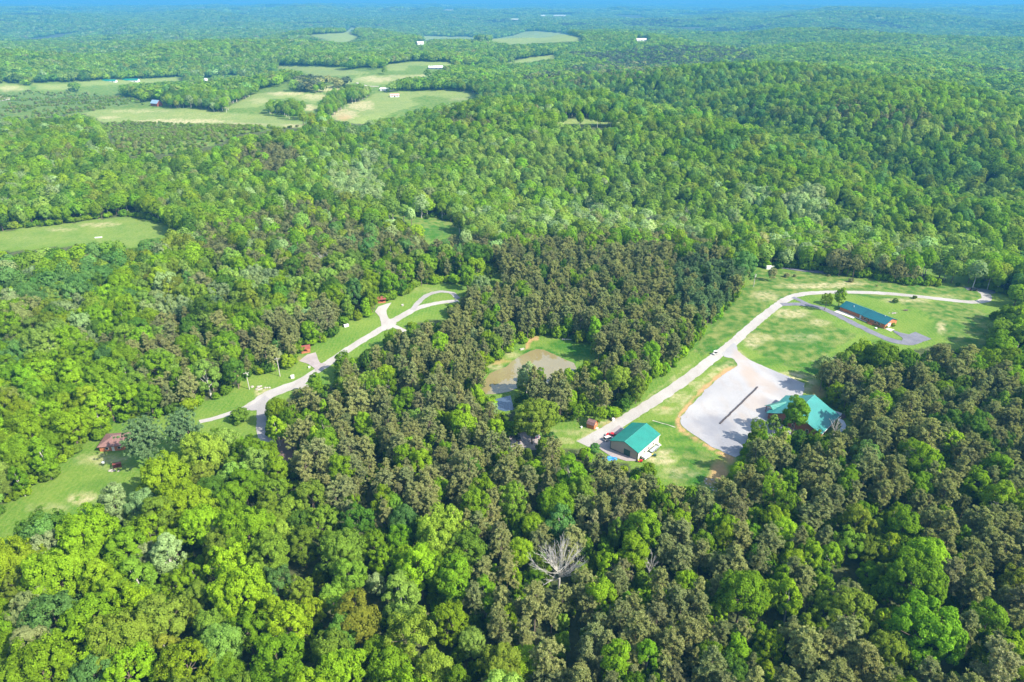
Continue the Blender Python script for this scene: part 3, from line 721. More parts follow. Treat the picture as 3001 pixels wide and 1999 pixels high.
protos = bpy.data.collections.new('forest_prototypes')
def proto_obj(name, me):
    o = bpy.data.objects.new(name, me); protos.objects.link(o); return o
def collection_of(names_meshes, cname):
    c = bpy.data.collections.new(cname)
    for i, me in enumerate(names_meshes):
        o = bpy.data.objects.new(f'{cname}_{i:02d}', me); c.objects.link(o)
    return c
def far_mesh(seed, n_dome, spread, Rc, H, lobes, per, ls, pine=False):
    """a few crowns of a distant wood"""
    r = np.random.default_rng(seed); P, N = [], []
    for k in range(n_dome):
        o = np.array([0, 0, 0.]) if n_dome == 1 else np.array([*(r.uniform(-.5, .5, 2) * spread), 0])
        h = H * r.uniform(.8, 1.15); rc = Rc * r.uniform(.75, 1.2)
        c0 = o + np.array([0, 0, h * .6]); er = np.array([rc, rc, h * .40])
        i = np.arange(lobes) + .5; phi = np.arccos(1 - 1.75 * i / lobes); th = math.pi * (1 + 5 ** .5) * i + r.uniform(0, 6)
        d = np.stack([np.cos(th) * np.sin(phi), np.sin(th) * np.sin(phi), np.cos(phi)], -1)
        lc = c0 + d * er * .62 * r.uniform(.82, 1.12, (lobes, 1)); lr = rc * .46 * (12 / lobes) ** .4
        for q in range(lobes):
            ld = unit(rdir(r, per) + d[q] * .8)
            P.append(lc[q] + ld * lr * r.uniform(.8, 1.1, (per, 1))); N.append(unit(ld * .7 + d[q] * .5 + rdir(r, per) * .28 + np.array([0, 0, .2])))
    P = np.concatenate(P); N = np.concatenate(N); s = ls * r.uniform(.7, 1.4, len(P))
    V, F = cards(r, P, N, s * (.6 if pine else 1), s * 1.3)
    return new_mesh('far_crowns', V, F, [M_NEEDLE if pine else M_LEAF], attr=np.clip(r.normal(.46, .14, len(P)), 0, 1))
C_BROAD0 = collection_of([PROTO[f'broad{i}'][2] for i in range(NB)], 'broad_near')
C_PINE0 = collection_of([PROTO[f'pine{i}'][2] for i in range(NP_)], 'pine_near')
C_WHITE0 = collection_of([PROTO[f'white{i}'][2] for i in range(2)], 'white_near')
C_BUSH = collection_of([PROTO[f'bush{i}'][2] for i in range(2)], 'bush_near')
def with_trunk(me, H, r0, barkm, pale=False):
    tb = trunk_mb(7, H, r0, None, .7)
    n = len(me.vertices); V = np.zeros(n * 3, np.float32); me.vertices.foreach_get('co', V)
    F = [tuple(p.vertices) for p in me.polygons] + [tuple(n + i for i in f) for f in tb.f]
    lv = np.zeros(len(me.polygons), np.float32); me.attributes['leafv'].data.foreach_get('value', lv)
    return new_mesh('mid_tree', np.concatenate([V.reshape(-1, 3), np.array(tb.v)]), F, [me.materials[0], barkm], mi=[0] * len(lv) + [1] * len(tb.f), attr=list(lv) + [.5] * len(tb.f))
C_BROAD1 = collection_of([with_trunk(far_mesh(500 + i, 1, 0, 5.0 + .3 * (i % 3), 17, 15, 52, .85), 17, .3, M_PALEBARK if i % 2 else M_BARK) for i in range(7)], 'broad_mid')
C_PINE1 = collection_of([with_trunk(far_mesh(520 + i, 1, 0, 2.9, 15, 10, 34, .8, True), 15, .2, M_BARK) for i in range(4)], 'pine_mid')
C_BROAD2 = collection_of([far_mesh(540 + i, 1, 0, 6.2, 16, 8, 14, 2.3) for i in range(6)], 'broad_far')
C_BROAD3 = collection_of([far_mesh(560 + i, 5, 24, 7.5, 16, 5, 8, 5.0) for i in range(5)], 'broad_distant')
C_BROAD4 = collection_of([far_mesh(580 + i, 12, 84, 16, 20, 4, 6, 13.0) for i in range(4)], 'broad_horizon')

def scatter(name, label, pts, rotz, scl, idx, tint, coll):
    n = len(pts)
    me = bpy.data.meshes.new(name); me.vertices.add(n); me.vertices.foreach_set('co', np.asarray(pts, np.float32).ravel())
    def at(nm, ty, arr, f='value'):
        a = me.attributes.new(nm, ty, 'POINT'); a.data.foreach_set(f, np.asarray(arr).ravel())
    at('rot', 'FLOAT_VECTOR', np.column_stack([np.zeros(n), np.zeros(n), rotz]).astype(np.float32), 'vector')
    at('scl', 'FLOAT_VECTOR', scl.astype(np.float32), 'vector')
    at('idx', 'INT', idx.astype(np.int32)); at('tint', 'FLOAT_VECTOR', tint.astype(np.float32), 'vector')
    o = link(name, me); tag(o, label, kind='stuff')
    ng = bpy.data.node_groups.new(name + '_scatter', 'GeometryNodeTree')
    ng.interface.new_socket('Geometry', in_out='INPUT', socket_type='NodeSocketGeometry')
    ng.interface.new_socket('Geometry', in_out='OUTPUT', socket_type='NodeSocketGeometry')
    gi = ng.nodes.new('NodeGroupInput'); go = ng.nodes.new('NodeGroupOutput')
    ci = ng.nodes.new('GeometryNodeCollectionInfo'); ci.inputs['Collection'].default_value = coll; ci.inputs['Separate Children'].default_value = True; ci.inputs['Reset Children'].default_value = True
    iop = ng.nodes.new('GeometryNodeInstanceOnPoints'); iop.inputs['Pick Instance'].default_value = True
    def na(nm, ty):
        q = ng.nodes.new('GeometryNodeInputNamedAttribute'); q.data_type = ty; q.inputs['Name'].default_value = nm; return q.outputs['Attribute']
    ng.links.new(gi.outputs[0], iop.inputs['Points']); ng.links.new(ci.outputs[0], iop.inputs['Instance'])
    ng.links.new(na('idx', 'INT'), iop.inputs['Instance Index'])
    e2r = ng.nodes.new('FunctionNodeEulerToRotation'); ng.links.new(na('rot', 'FLOAT_VECTOR'), e2r.inputs[0]); ng.links.new(e2r.outputs[0], iop.inputs['Rotation'])
    ng.links.new(na('scl', 'FLOAT_VECTOR'), iop.inputs['Scale']); ng.links.new(iop.outputs[0], go.inputs[0])
    md = o.modifiers.new('scatter', 'NODES'); md.node_group = ng
    return o

# ------------------------------------------------------------------ foliage colours (albedo, X darkened for missing self-shadow)
TINT = dict(L=(.190, .300, .014), G=(.145, .255, .014), M=(.155, .240, .026), D=(.085, .170, .020), S=(.240, .330, .130), Y=(.205, .305, .034), O=(.165, .220, .024),
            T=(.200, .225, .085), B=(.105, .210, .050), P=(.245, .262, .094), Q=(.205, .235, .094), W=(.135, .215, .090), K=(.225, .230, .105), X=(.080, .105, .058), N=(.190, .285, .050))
CNAME = dict(L='bright lime', G='fresh green', M='mid green', D='deep green', S='silvery pale', Y='yellow green', O='olive yellow', T='tan budding', B='bluish green', X='dark green',
             P='olive', Q='grey olive', W='blue green', K='brownish', N='pale green')
DU = 3001 / 2354.0
def dpoly(p): return [(a * DU, b * DU) for a, b in p]
PINEZ = [(dpoly([(625,1040),(660,1000),(640,950),(690,900),(740,905),(770,900),(800,840),(860,800),(930,770),(1000,760),(1040,700),(1075,690),(1080,640),(1160,560),(1300,545),(1520,540),(1640,565),(1720,640),(1700,680),(1640,760),(1560,840),(1470,900),(1400,940),(1300,950),(1130,985),(1140,1010),(1250,1030),(1380,1060),(1480,1090),(1640,1140),(1700,1080),(1760,1010),(1830,960),(1900,960),(1960,1010),(1950,960),(1880,900),(1890,840),(1990,810),(2100,815),(2260,830),(2354,900),(2420,1000),(2420,1640),(1090,1640),(1060,1568),(1090,1460),(1080,1330),(1010,1270),(900,1190),(760,1190),(690,1110)]), .78),
 (dpoly([(480,880),(500,800),(620,740),(760,690),(830,680),(860,700),(770,770),(700,800),(640,850),(560,880),(545,930),(440,960),(330,950),(300,880),(340,860)]), .72),
 (dpoly([(440,530),(560,510),(640,470),(740,470),(840,500),(900,540),(1100,545),(1160,560),(1060,610),(1000,640),(870,650),(780,670),(650,640),(560,600),(500,620),(450,580)]), .62),
 (dpoly([(300,780),(420,720),(520,740),(560,800),(460,840),(330,850),(180,800)]), .5),
 (dpoly([(540,370),(600,325),(680,340),(690,380),(640,410),(570,400)]), .85),
 (dpoly([(170,545),(230,455),(330,475),(340,500),(240,510)]), .5),
 (dpoly([(1000,270),(1100,260),(1180,300),(1130,320),(1040,300)]), .6),
 (dpoly([(660,190),(760,170),(820,180),(810,195),(740,200),(690,205)]), .97),
 (dpoly([(1170,190),(1320,160),(1420,150),(1560,160),(1500,185),(1300,205)]), .5),
 (dpoly([(1720,250),(2000,240),(2180,280),(2350,320),(2354,350),(2150,310),(1900,280)]), .35),
 (dpoly([(1780,600),(2100,610),(2230,650),(2230,665),(2000,640),(1800,625)]), .65)]
DEEPZ = dpoly([(1350,330),(1500,280),(1900,330),(2354,300),(2500,400),(2500,700),(2300,640),(2080,560),(1800,440),(1500,360)])
COOLZ = dpoly([(1200,60),(2400,40),(2500,420),(2354,300),(1900,330),(1500,280),(1000,230)])
LIMEZ = dpoly([(-60,930),(130,760),(300,900),(470,960),(370,960),(230,1020),(0,1200),(-60,1240)])
WILLOW = dpoly([(880,470),(1150,500),(1300,470),(1640,520),(1600,570),(1250,545),(1050,540),(900,520)])
WILLOW2 = dpoly([(1780,480),(1900,520),(2230,560),(2240,640),(1780,600)])
SILVERZ = [dpoly([(1700,432),(1780,440),(1760,480),(1700,475)]), dpoly([(1790,450),(1880,430),(1900,470),(1870,530),(1800,500)]), dpoly([(740,390),(860,370),(880,470),(780,470)])]
PALEZ = dpoly([(950,330),(1400,300),(1800,380),(1500,470),(1000,440)])
WHITEZ = dpoly([(1590,590),(1700,610),(1715,660),(1640,740),(1560,720),(1540,640)])
YELLOWBL = dpoly([(-60,1270),(200,1200),(1100,1300),(1100,1640),(-60,1640)])

def pick(cum_classes, rnd):
    cl = [c for c, _ in cum_classes]; w = np.array([w for _, w in cum_classes], float); w = np.cumsum(w / w.sum())
    return np.array(cl)[np.searchsorted(w, rnd).clip(0, len(cl) - 1)]
def classes(u, v, x, y):
    n = len(u); r1 = rng.random(n)
    # neighbouring trees tend to be alike: blend in a smooth field
    f = np.clip(.5 + .35 * vnoise(x / 38, y / 38, 91) * 1.3 + .4 * vnoise(x / 150, y / 150, 93), 0, .9999)
    r1 = np.where(rng.random(n) < .55, f, r1)
    c = pick([('M', 3), ('G', 4), ('N', 2), ('D', 2), ('L', 2), ('S', .7), ('O', 1), ('T', .3), ('B', .7)], r1)
    def z(poly, mixl):
        m = inpoly(poly, u, v)
        if m.any(): c[m] = pick(mixl, r1[m])
    z(PALEZ, [('N', 5), ('G', 2), ('M', 3), ('S', .8), ('B', .7), ('O', .7), ('D', .5)])
    z(DEEPZ, [('M', 3), ('G', 4), ('D', 2), ('B', .7), ('O', .7), ('N', 2)])
    z(COOLZ, [('M', 3), ('G', 3), ('D', 2), ('B', 1.5), ('N', 2)])
    z(LIMEZ, [('L', 6), ('G', 4), ('N', 2)])
    z(WILLOW, [('N', 4), ('S', 3), ('M', 1), ('T', .5)])
    z(WILLOW2, [('N', 5), ('M', 2), ('S', 1.5), ('G', 2), ('T', .6)])
    z(YELLOWBL, [('L', 5), ('G', 3), ('M', 2), ('O', 1.6), ('Y', .8), ('D', 1), ('B', .7), ('S', .5)])
    for s_ in SILVERZ: z(s_, [('S', 6), ('N', 2)])
    pine = np.zeros(n, bool); r2 = rng.random(n)
    cl_ = .30 * vnoise(x / 17, y / 17, 97)
    for p, pr in PINEZ:
        m = inpoly(p, u, v); pine |= m & (r2 + cl_ < pr - (.10 if pr == .78 else 0))
    inp = np.zeros(n, bool)
    for p, pr in PINEZ[:1]: inp |= inpoly(p, u, v)
    m = inp & ~pine; c[m] = pick([('L', 4), ('G', 4), ('M', 2), ('D', 2)], r1[m])
    c = np.where(pine, np.where(rng.random(n) < .62, 'P', np.where(rng.random(n) < .85, 'Q', 'K')), c)
    w = inpoly(WHITEZ, u, v) & (rng.random(n) < .7); c[w] = 'W'; pine |= w
    return c, pine
TL = {k: np.array(v) for k, v in TINT.items()}
def tints(c, jit=.16):
    t = np.array([TL[k] for k in c]); n = len(t)
    pn = np.isin(c, ['P', 'Q', 'K', 'W'])[:, None]
    b = np.exp(rng.normal(0, jit, (n, 1)) * np.where(pn, .6, 1));  h = np.exp(rng.normal(0, .05, (n, 3)) * np.where(pn, .3, 1))
    return np.clip(t * b * h, 0, .6)
# ------------------------------------------------------------------ hand placed trees: (u, v of crown centre, crown width in photo px, class)
def tile(ox, oy, s, rows): return [(ox + a / s, oy + b / s, w / s, c) for a, b, w, c in rows]
HAND = []
HAND += tile(0, 1500, 1.5693, [(70,240,180,'L'),(225,165,125,'S'),(195,85,150,'D'),(395,110,210,'L'),(260,290,210,'G'),(395,275,110,'O'),(100,340,120,'O'),(140,450,140,'T'),(250,490,180,'B'),
 (430,490,190,'L'),(520,380,150,'L'),(580,180,160,'G'),(640,320,160,'M'),(665,205,95,'S'),(765,190,145,'S'),(690,90,130,'L'),(730,20,160,'M'),(925,60,150,'L'),(980,100,90,'S'),(1010,150,140,'O'),(1135,80,200,'L'),(1240,195,170,'M'),
 (1045,245,150,'L'),(815,330,110,'L'),(900,290,90,'G'),(915,400,110,'M'),(860,450,100,'O'),(740,490,200,'Y'),(1105,370,210,'L'),(1270,330,130,'B'),(1020,620,160,'N'),(1140,545,150,'G'),(1230,440,75,'T'),(1330,525,165,'L'),
 (1430,455,120,'L'),(1530,390,120,'Y'),(1610,310,140,'Y'),(1640,490,200,'O'),(1730,325,80,'S'),(1560,570,150,'D'),(1850,400,190,'N'),(1720,155,120,'G'),(2030,95,215,'Y'),(1570,180,180,'M'),(1890,570,200,'O'),(2080,500,150,'L'),
 (2140,170,170,'M'),(1390,150,130,'M'),(560,590,230,'M'),(380,620,190,'L'),(190,720,220,'G'),(150,625,150,'T'),(45,540,110,'G'),(40,640,110,'L'),(590,730,180,'L'),(440,750,150,'B'),(860,710,190,'L'),(1280,690,200,'G'),(1040,745,130,'G'),
 (1560,735,200,'L'),(1730,635,105,'L'),(1530,640,170,'M'),(1800,725,180,'L'),(2000,735,150,'Y'),(2310,720,170,'O'),(2170,600,110,'N'),(1480,50,130,'M'),(1640,50,140,'D'),(1860,40,120,'B'),(780,640,120,'O'),(1250,60,120,'M')])
HAND += tile(0, 1100, 2.6133, [(880,980,210,'S'),(1090,990,190,'S'),(1250,780,300,'L'),(1560,590,290,'Y'),(1380,980,300,'L'),(1560,1000,220,'L'),(1480,1130,160,'L'),(1660,465,100,'M'),(1900,585,200,'G'),(1970,680,190,'N'),(1790,770,190,'N'),(1550,770,160,'Y'),
 (1960,800,150,'G'),(2090,900,190,'M'),(2060,1030,200,'M'),(1780,960,200,'G'),(1110,1200,170,'G'),(2150,1250,200,'Y'),(350,1205,250,'B'),(2060,600,150,'L'),(1830,285,135,'M')])
HAND += tile(1500, 1400, 1.5683, [(205,115,150,'G'),(215,215,140,'B'),(40,340,110,'L'),(100,225,110,'L'),(600,240,170,'G'),(450,400,110,'L'),(560,350,150,'L'),(880,300,110,'G'),(1205,190,110,'L'),(1240,240,105,'L'),(1345,260,90,'G'),(1590,190,115,'O'),
 (1665,235,80,'M'),(1800,225,130,'G'),(1550,300,110,'M'),(1630,330,90,'M'),(1735,330,100,'L'),(1465,355,100,'L'),(1910,365,140,'L'),(1855,465,200,'G'),(1635,440,80,'G'),(1420,500,90,'G'),(1060,540,180,'G'),(800,490,100,'L'),(1130,365,90,'D'),
 (1430,610,120,'M'),(1570,620,175,'M'),(1550,520,60,'L'),(940,625,85,'L'),(1440,705,80,'L'),(1350,690,90,'O'),(1905,700,240,'G'),(2190,650,140,'G'),(2290,830,150,'L'),(2120,560,60,'B'),(2240,95,130,'L'),(1180,910,90,'L'),(1010,900,130,'D'),
 (50,850,130,'L'),(225,755,80,'G'),(1730,800,140,'O'),(620,590,40,'L'),(110,465,80,'G'),(1280,30,80,'G'),(1110,255,65,'G')])
HAND += tile(1400, 1000, 2.9425, [(475,1135,195,'L'),(810,1160,310,'G'),(1480,1115,125,'G'),(625,850,120,'B'),(1010,920,100,'B'),(940,990,110,'L'),(1220,320,200,'Y'),(1010,310,130,'L'),(420,300,190,'S'),(540,300,110,'G'),(120,600,130,'S'),(400,610,115,'G'),
 (1000,415,80,'G'),(1060,620,110,'L'),(1190,620,90,'L'),(870,600,110,'G'),(600,710,80,'L'),(1630,240,60,'L'),(1740,120,70,'L'),(1480,215,60,'L'),(30,160,140,'L'),(150,770,180,'L'),(1210,680,10,'L')])[:-1]
CHURCHT = tile(2000, 1050, 3.92, [(1310,620,290,'G'),(880,800,180,'M'),(1060,740,150,'N'),(1155,900,160,'L'),(1560,940,190,'G'),(840,1060,150,'N'),(980,980,120,'Y'),(1345,920,160,'D'),(715,1060,100,'D'),(640,1330,200,'L'),(1220,1370,180,'L'),(2120,1140,280,'B'),
 (1630,1090,100,'B'),(2140,190,180,'N'),(1770,380,170,'L'),(2000,410,180,'T'),(1640,90,170,'S'),(1870,40,180,'Y'),(1180,1130,190,'G')])
HAND += CHURCHT
HAND += tile(500, 750, 2.3544, [(735,1060,140,'L'),(735,1190,135,'L'),(955,1140,130,'L'),(1345,340,75,'L'),(1530,560,100,'L'),(1000,880,110,'G'),(1180,720,110,'G'),(2100,560,110,'S'),(2180,560,90,'S'),(2140,200,120,'S'),(490,75,150,'G'),(740,690,70,'S'),(890,640,60,'L'),
 (2020,1150,200,'L'),(1840,1120,110,'L'),(1940,1130,120,'L'),(1690,1120,120,'N'),(1330,1140,130,'L'),(1370,1270,130,'M'),(1340,860,110,'Y'),(1840,810,130,'L'),(1630,970,110,'G'),(1600,1340,70,'L'),(1060,30,20,'S')])[:-1]
HAND += tile(2000, 750, 2.3516, [(995,300,72,'G'),(1092,270,74,'L'),(480,30,70,'N'),(2120,720,130,'L'),(1380,690,180,'G'),(1555,710,110,'G'),(1790,920,110,'L'),(620,115,55,'K'),(722,125,36,'K'),(775,130,22,'K'),(1165,158,34,'K'),(1472,300,34,'D'),(1605,278,26,'M'),(1010,150-22,20,'K'),(1340,202,12,'K')])
HAND += tile(2380, 850, 6.362, [(1378,670,65,'Y'),(1520,625,75,'Y'),(1235,643,42,'Y'),(955,525,38,'Y')])
WHITE = tile(0, 1100, 2.6133, [(1095,492,290,'W'),(1400,412,265,'W')]) + tile(500, 750, 2.3544, [(320,350,140,'W'),(100,400,120,'W')]) + tile(2000, 400, 2.3516, [(300,780,110,'W'),(130,800,110,'W'),(60,960,110,'W'),(250,900,100,'W'),(360,900,100,'W')])

def place_at(items, asp):
    """crown centre on the ray through the given pixel, base on the ground beneath it"""
    out = []
    u = np.array([i[0] for i in items]); v = np.array([i[1] for i in items]); w = np.array([i[2] for i in items])
    zc = np.full(len(u), 8.0)
    for _ in range(4):
        P = gp(u, v, zc)
        dist = np.linalg.norm(P - np.array([0, 0, CAMH]), axis=1)
        Rc = w / FPX * dist / 2
        Hh = np.clip(Rc * asp, 1.7 * Rc, np.where(Rc > 2.5, 9 + Rc * 1.5, Rc * 1.9))
        Hh = np.where(np.hypot(u - 700, v - 1209) < 3, 1.7 * Rc, Hh)
        zc = Hh * .63
    return P, Rc, Hh
hP, hR, hH = place_at(HAND, 3.2)
wP, wR, wH = place_at(WHITE, 2.6)

# ------------------------------------------------------------------ fill the woods
def jitter_grid(s, d0, d1, j=.42, half=math.radians(57)):
    xs = np.arange(-d1 * .95, d1 * .95, s); ys = np.arange(0, d1, s * .9)
    X, Y = np.meshgrid(xs, ys); X[1::2] += s / 2
    X = X.ravel(); Y = Y.ravel()
    X = X + rng.uniform(-j, j, len(X)) * s; Y = Y + rng.uniform(-j, j, len(Y)) * s
    D = np.hypot(X, Y); A = np.abs(np.arctan2(X, Y)); m = (D > d0) & (D <= d1) & (A < half)
    return X[m], Y[m]
def clear_mask(x, y, z, H, Rc, clears=CLEARS, rel=(.02, .5, .97)):
    bad = np.zeros(len(x), bool)
    for f in rel:
        u, v, fw = proj(x, y, z + H * f)
        for p in clears: bad |= inpoly(p, u, v)
    for sx, hf, q in ((-1, .6, .78), (1, .6, .78), (-1, .86, .45), (1, .86, .45)):
        u, v, fw = proj(x + sx * Rc * q, y, z + H * hf)
        for p in clears: bad |= inpoly(p, u, v)
    return bad
def frame_mask(x, y, z, mu=380, mv=420):
    u, v, fw = proj(x, y, z + 8)
    return (u > -mu) & (u < PW + mu) & (v < PH + mv) & (y > 20)
KO = gp(np.array([1637, 1637, 1600, 1680, 1899]), np.array([1722, 1760, 1735, 1735, 1712]))
ALLX = np.concatenate([hP[:, 0], wP[:, 0], KO[:, 0]]); ALLY = np.concatenate([hP[:, 1], wP[:, 1], KO[:, 1]]); ALLR = np.concatenate([hR, wR, [6, 4.5, 4.5, 4.5, 2]])
def off_hand(x, y, r, k=.72):
    ok = np.ones(len(x), bool)
    for a, b, c in zip(ALLX, ALLY, ALLR):
        ok &= np.hypot(x - a, y - b) > (c + r) * k
    return ok
NEAR = 470
trees_b, trees_p = [], []   # rows x, y, z, R, H, class
# broadleaf
X, Y = jitter_grid(7.4, 95, NEAR); Z = height(X, Y)
m = frame_mask(X, Y, Z); X, Y, Z = X[m], Y[m], Z[m]
u, v, fw = proj(X, Y, Z + 10)
cl, pine = classes(u, v, X, Y)
Rb = np.clip(rng.normal(4.9, 1.1, len(X)), 2.6, 7.5); Hb = Rb * rng.uniform(2.0, 2.6, len(X)) + 5
keep = ~pine & ~clear_mask(X, Y, Z, Hb, Rb) & off_hand(X, Y, Rb)
# inside the pine stands the fresh green trees are smaller
inp = inpoly(PINEZ[0][0], u, v); Rb = np.where(inp, Rb * .72, Rb); Hb = np.where(inp, Hb * .85, Hb)
bX = X[keep]; bY = Y[keep]
B = dict(x=bX, y=bY, z=Z[keep], R=Rb[keep], H=Hb[keep], c=cl[keep])
# pines
X, Y = jitter_grid(5.3, 95, NEAR, .46); Z = height(X, Y)
m = frame_mask(X, Y, Z); X, Y, Z = X[m], Y[m], Z[m]
u, v, fw = proj(X, Y, Z + 9)
cl, pine = classes(u, v, X, Y)
pine &= np.isin(cl, ['P', 'Q', 'K', 'W'])
Rp = np.clip(rng.normal(3.3, .65, len(X)), 1.9, 5.0); Hp = Rp * rng.uniform(2.5, 3.4, len(X)) + 6.0
keep = pine & ~clear_mask(X, Y, Z, Hp, Rp) & off_hand(X, Y, Rp, .78)
Pn = dict(x=X[keep], y=Y[keep], z=Z[keep], R=Rp[keep], H=Hp[keep], c=cl[keep])
# a pine never stands inside a broadleaf crown
ok = np.ones(len(Pn['x']), bool)
inb = inpoly(PINEZ[0][0], *proj(B['x'], B['y'], B['z'] + 10)[:2])
for a, b, c in zip(B['x'], B['y'], B['R']): ok &= np.hypot(Pn['x'] - a, Pn['y'] - b) > c * .75
Pn = {k: q[ok] for k, q in Pn.items()}
print('near broadleaf', len(B['x']), 'near pines', len(Pn['x']))

def add_trees(prefix, protos_, x, y, z, Rr, Hh, c, base_R, base_H, individual):
    pass

# screen-size ranking: the 300 that show largest stand as objects of their own
def ranked(d, must=None):
    u, v, fw = proj(d['x'], d['y'], d['z'] + d['H'] * .6)
    size = d['R'] / fw
    vis = (u > 5) & (u < PW - 5) & (v > 0) & (v < PH - 6)
    size = np.where(vis, size, 0)
    if must is not None: size = np.where(must & vis, size + 10, size)
    return np.argsort(-size), size
nb = len(B['x'])
Ball = {k: np.concatenate([np.asarray(q1), np.asarray(q2)]) for k, q1, q2 in (
    ('x', hP[:, 0], B['x']), ('y', hP[:, 1], B['y']), ('z', height(hP[:, 0], hP[:, 1]), B['z']), ('R', hR, B['R']), ('H', hH, B['H']), ('c', [h[3] for h in HAND], B['c']))}
must = np.zeros(len(Ball['x']), bool); must[:len(hP)] = True
isbush = must & (Ball['R'] < 2.3) & (Ball['H'] < 8)
isbush |= must & (np.hypot(*(np.array(proj(Ball['x'], Ball['y'], Ball['z'] + Ball['H'] * .63)[:2]) - np.array([[700.], [1209.]]))) < 12)
ordB, szB = ranked(Ball, must)
idxB = [i for i in ordB if not isbush[i]][:300]
idxBush = [i for i in range(len(hP)) if isbush[i]]
ordP, szP = ranked(Pn); idxP = list(ordP[:300])

LM = [('the big bare dead tree', 1637, 1640), ('the brown roofed cabin', 348, 1270), ('the green roofed barn', 1860, 1290), ('the church', 2385, 1225), ('the muddy pond', 1560, 1080), ('the gravel lot corner', 2153, 1335),
      ('the dirt turning circle', 835, 1320), ('the orange shed', 1730, 1248), ('the round bush at the fork', 700, 1209), ('the two black cars', 1540, 1280), ('the camp road loop', 1290, 870), ('the small dead snag', 1898, 1690),
      ('the long green roofed house', 2540, 930), ('the lower left corner', 0, 1999), ('the lower right corner', 3001, 1999), ('the middle of the bottom edge', 1500, 1999), ('the red bench on the cabin lawn', 344, 1370),
      ('the blue pool', 1475, 1180), ('the golf cart on the road', 2096, 1037), ('the lower camp shelter', 889, 1028), ('the two large white pines', 475, 1260), ('the left edge by the cabin lawn', 0, 1560), ('the right edge beside the church woods', 3001, 1300), ('the left hayfield', 250, 680)]
NUM = ['level', 'one', 'two', 'three', 'four', 'five', 'six', 'seven', 'eight', 'nine', 'ten', 'eleven', 'twelve', 'thirteen', 'fourteen', 'fifteen', 'sixteen', 'seventeen', 'eighteen', 'nineteen', 'twenty']
used_labels = set()
def tree_label(desc, u, v, step):
    order = sorted(LM, key=lambda l: math.hypot(l[1] - u, (l[2] - v) * 1.2))
    for adj in ('', 'small ', 'dense ', 'ragged ', 'slim ', 'uneven '):
        for l in order[:4]:
            dx, dy = u - l[1], v - l[2]; kx, ky = int(round(abs(dx) / step)), int(round(abs(dy) / step))
            if kx > 20 or ky > 20 or (kx == 0 and ky == 0): continue
            one = lambda k: 'one crown' if k == 1 else NUM[k] + ' crowns'
            hx, vy = ('right' if dx > 0 else 'left'), ('below' if dy > 0 else 'above')
            if kx and ky: s = f"{adj}{desc} {one(kx)} {hx} and {NUM[ky]} {vy} {l[0]}"
            elif kx: s = f"{adj}{desc} {one(kx)} {hx} of {l[0]}"
            else: s = f"{adj}{desc} {one(ky)} {vy} {l[0]}"
            if len(s.split()) <= 16 and s not in used_labels:
                used_labels.add(s); return s
    s = f"{desc} near {order[0][0]}"
    for w in ('', 'bushy ', 'compact ', 'spreading ', 'narrow '):
        if w + s not in used_labels: break
    used_labels.add(w + s); return w + s
def build_tree(name, cat, group, key, d, i, bR, bH, desc):
    u, v, fw = proj(d['x'][i], d['y'][i], d['z'][i] + d['H'][i] * .6)
    lab = tree_label(desc, float(u), float(v), 55.0 if cat == 'tree' and 'pine' not in name else 36.0)
    o = empty(name, lab, cat, (float(d['x'][i]), float(d['y'][i]), float(d['z'][i])), float(rng.uniform(0, 6.28)), group)
    o.scale = (d['R'][i] / bR, d['R'][i] / bR, d['H'][i] / bH)
    c, t, _ = PROTO[key]
    tn = tints([d['c'][i]], .12)[0]
    for nm, me in (('crown', c), ('trunk', t)):
        q = bpy.data.objects.new(nm, me); col.objects.link(q); q.parent = o
        q['tint'] = [float(a) for a in tn]
    return o
def sizeword(r, a, b): return 'large' if r > b else ('small' if r < a else 'medium')
HANDKEY = {}
for i in idxB:
    k = int(rng.integers(0, NB)); rr = Ball['R'][i]
    if rr > 7.4: k = 8 + i % 2
    shape = {0: 'domed', 1: 'domed', 2: 'rounded', 3: 'tall', 4: 'lobed', 5: 'open tall', 6: 'rounded', 7: 'ragged', 8: 'spreading', 9: 'spreading'}[k]
    build_tree('broadleaf_tree', 'tree', 'broadleaf trees in the near woods', f'broad{k}', Ball, i, 9.1 if k > 7 else (5.9 if k not in (3, 5) else 5.0), 19.6 if k > 7 else 17.6, f"{sizeword(rr, 4.2, 7)} {CNAME[Ball['c'][i]]} {shape} broadleaf tree")
for i in idxP:
    k = int(rng.integers(0, NP_))
    build_tree('pine_tree', 'pine tree', 'pines in the near stands', f'pine{k}', Pn, i, 3.2, 15.3, f"{sizeword(Pn['R'][i], 2.7, 3.2)} {CNAME[Pn['c'][i]]} {'pointed' if k in (2, 4) else 'rounded'} pine")
BUSHL = {0: 'x'}
for i in idxBush:
    bd = {'K': 'dark brownish', 'Y': 'clipped yellow', 'G': 'green', 'L': 'lime', 'M': 'green', 'D': 'dark green'}.get(Ball['c'][i], CNAME[Ball['c'][i]])
    d2 = {k: (q.copy() if hasattr(q, 'copy') else q) for k, q in Ball.items()}; d2['H'] = Ball['R'] * 1.7; d2['z'] = height(Ball['x'], Ball['y'])
    build_tree('shrub', 'shrub', 'shrubs in the open land', f'bush{i % 2}', d2, i, 2.2, 3.9, f"{bd} shrub")
Wd = dict(x=wP[:, 0], y=wP[:, 1], z=height(wP[:, 0], wP[:, 1]), R=wR, H=wH, c=np.array(['W'] * len(wR)))
for i in range(len(wR)):
    build_tree('white_pine_tree', 'white pine', 'feathery white pines', f'white{i % 2}', Wd, i, 7.0, 17.0, f"{sizeword(wR[i], 6, 8)} feathery blue green white pine")

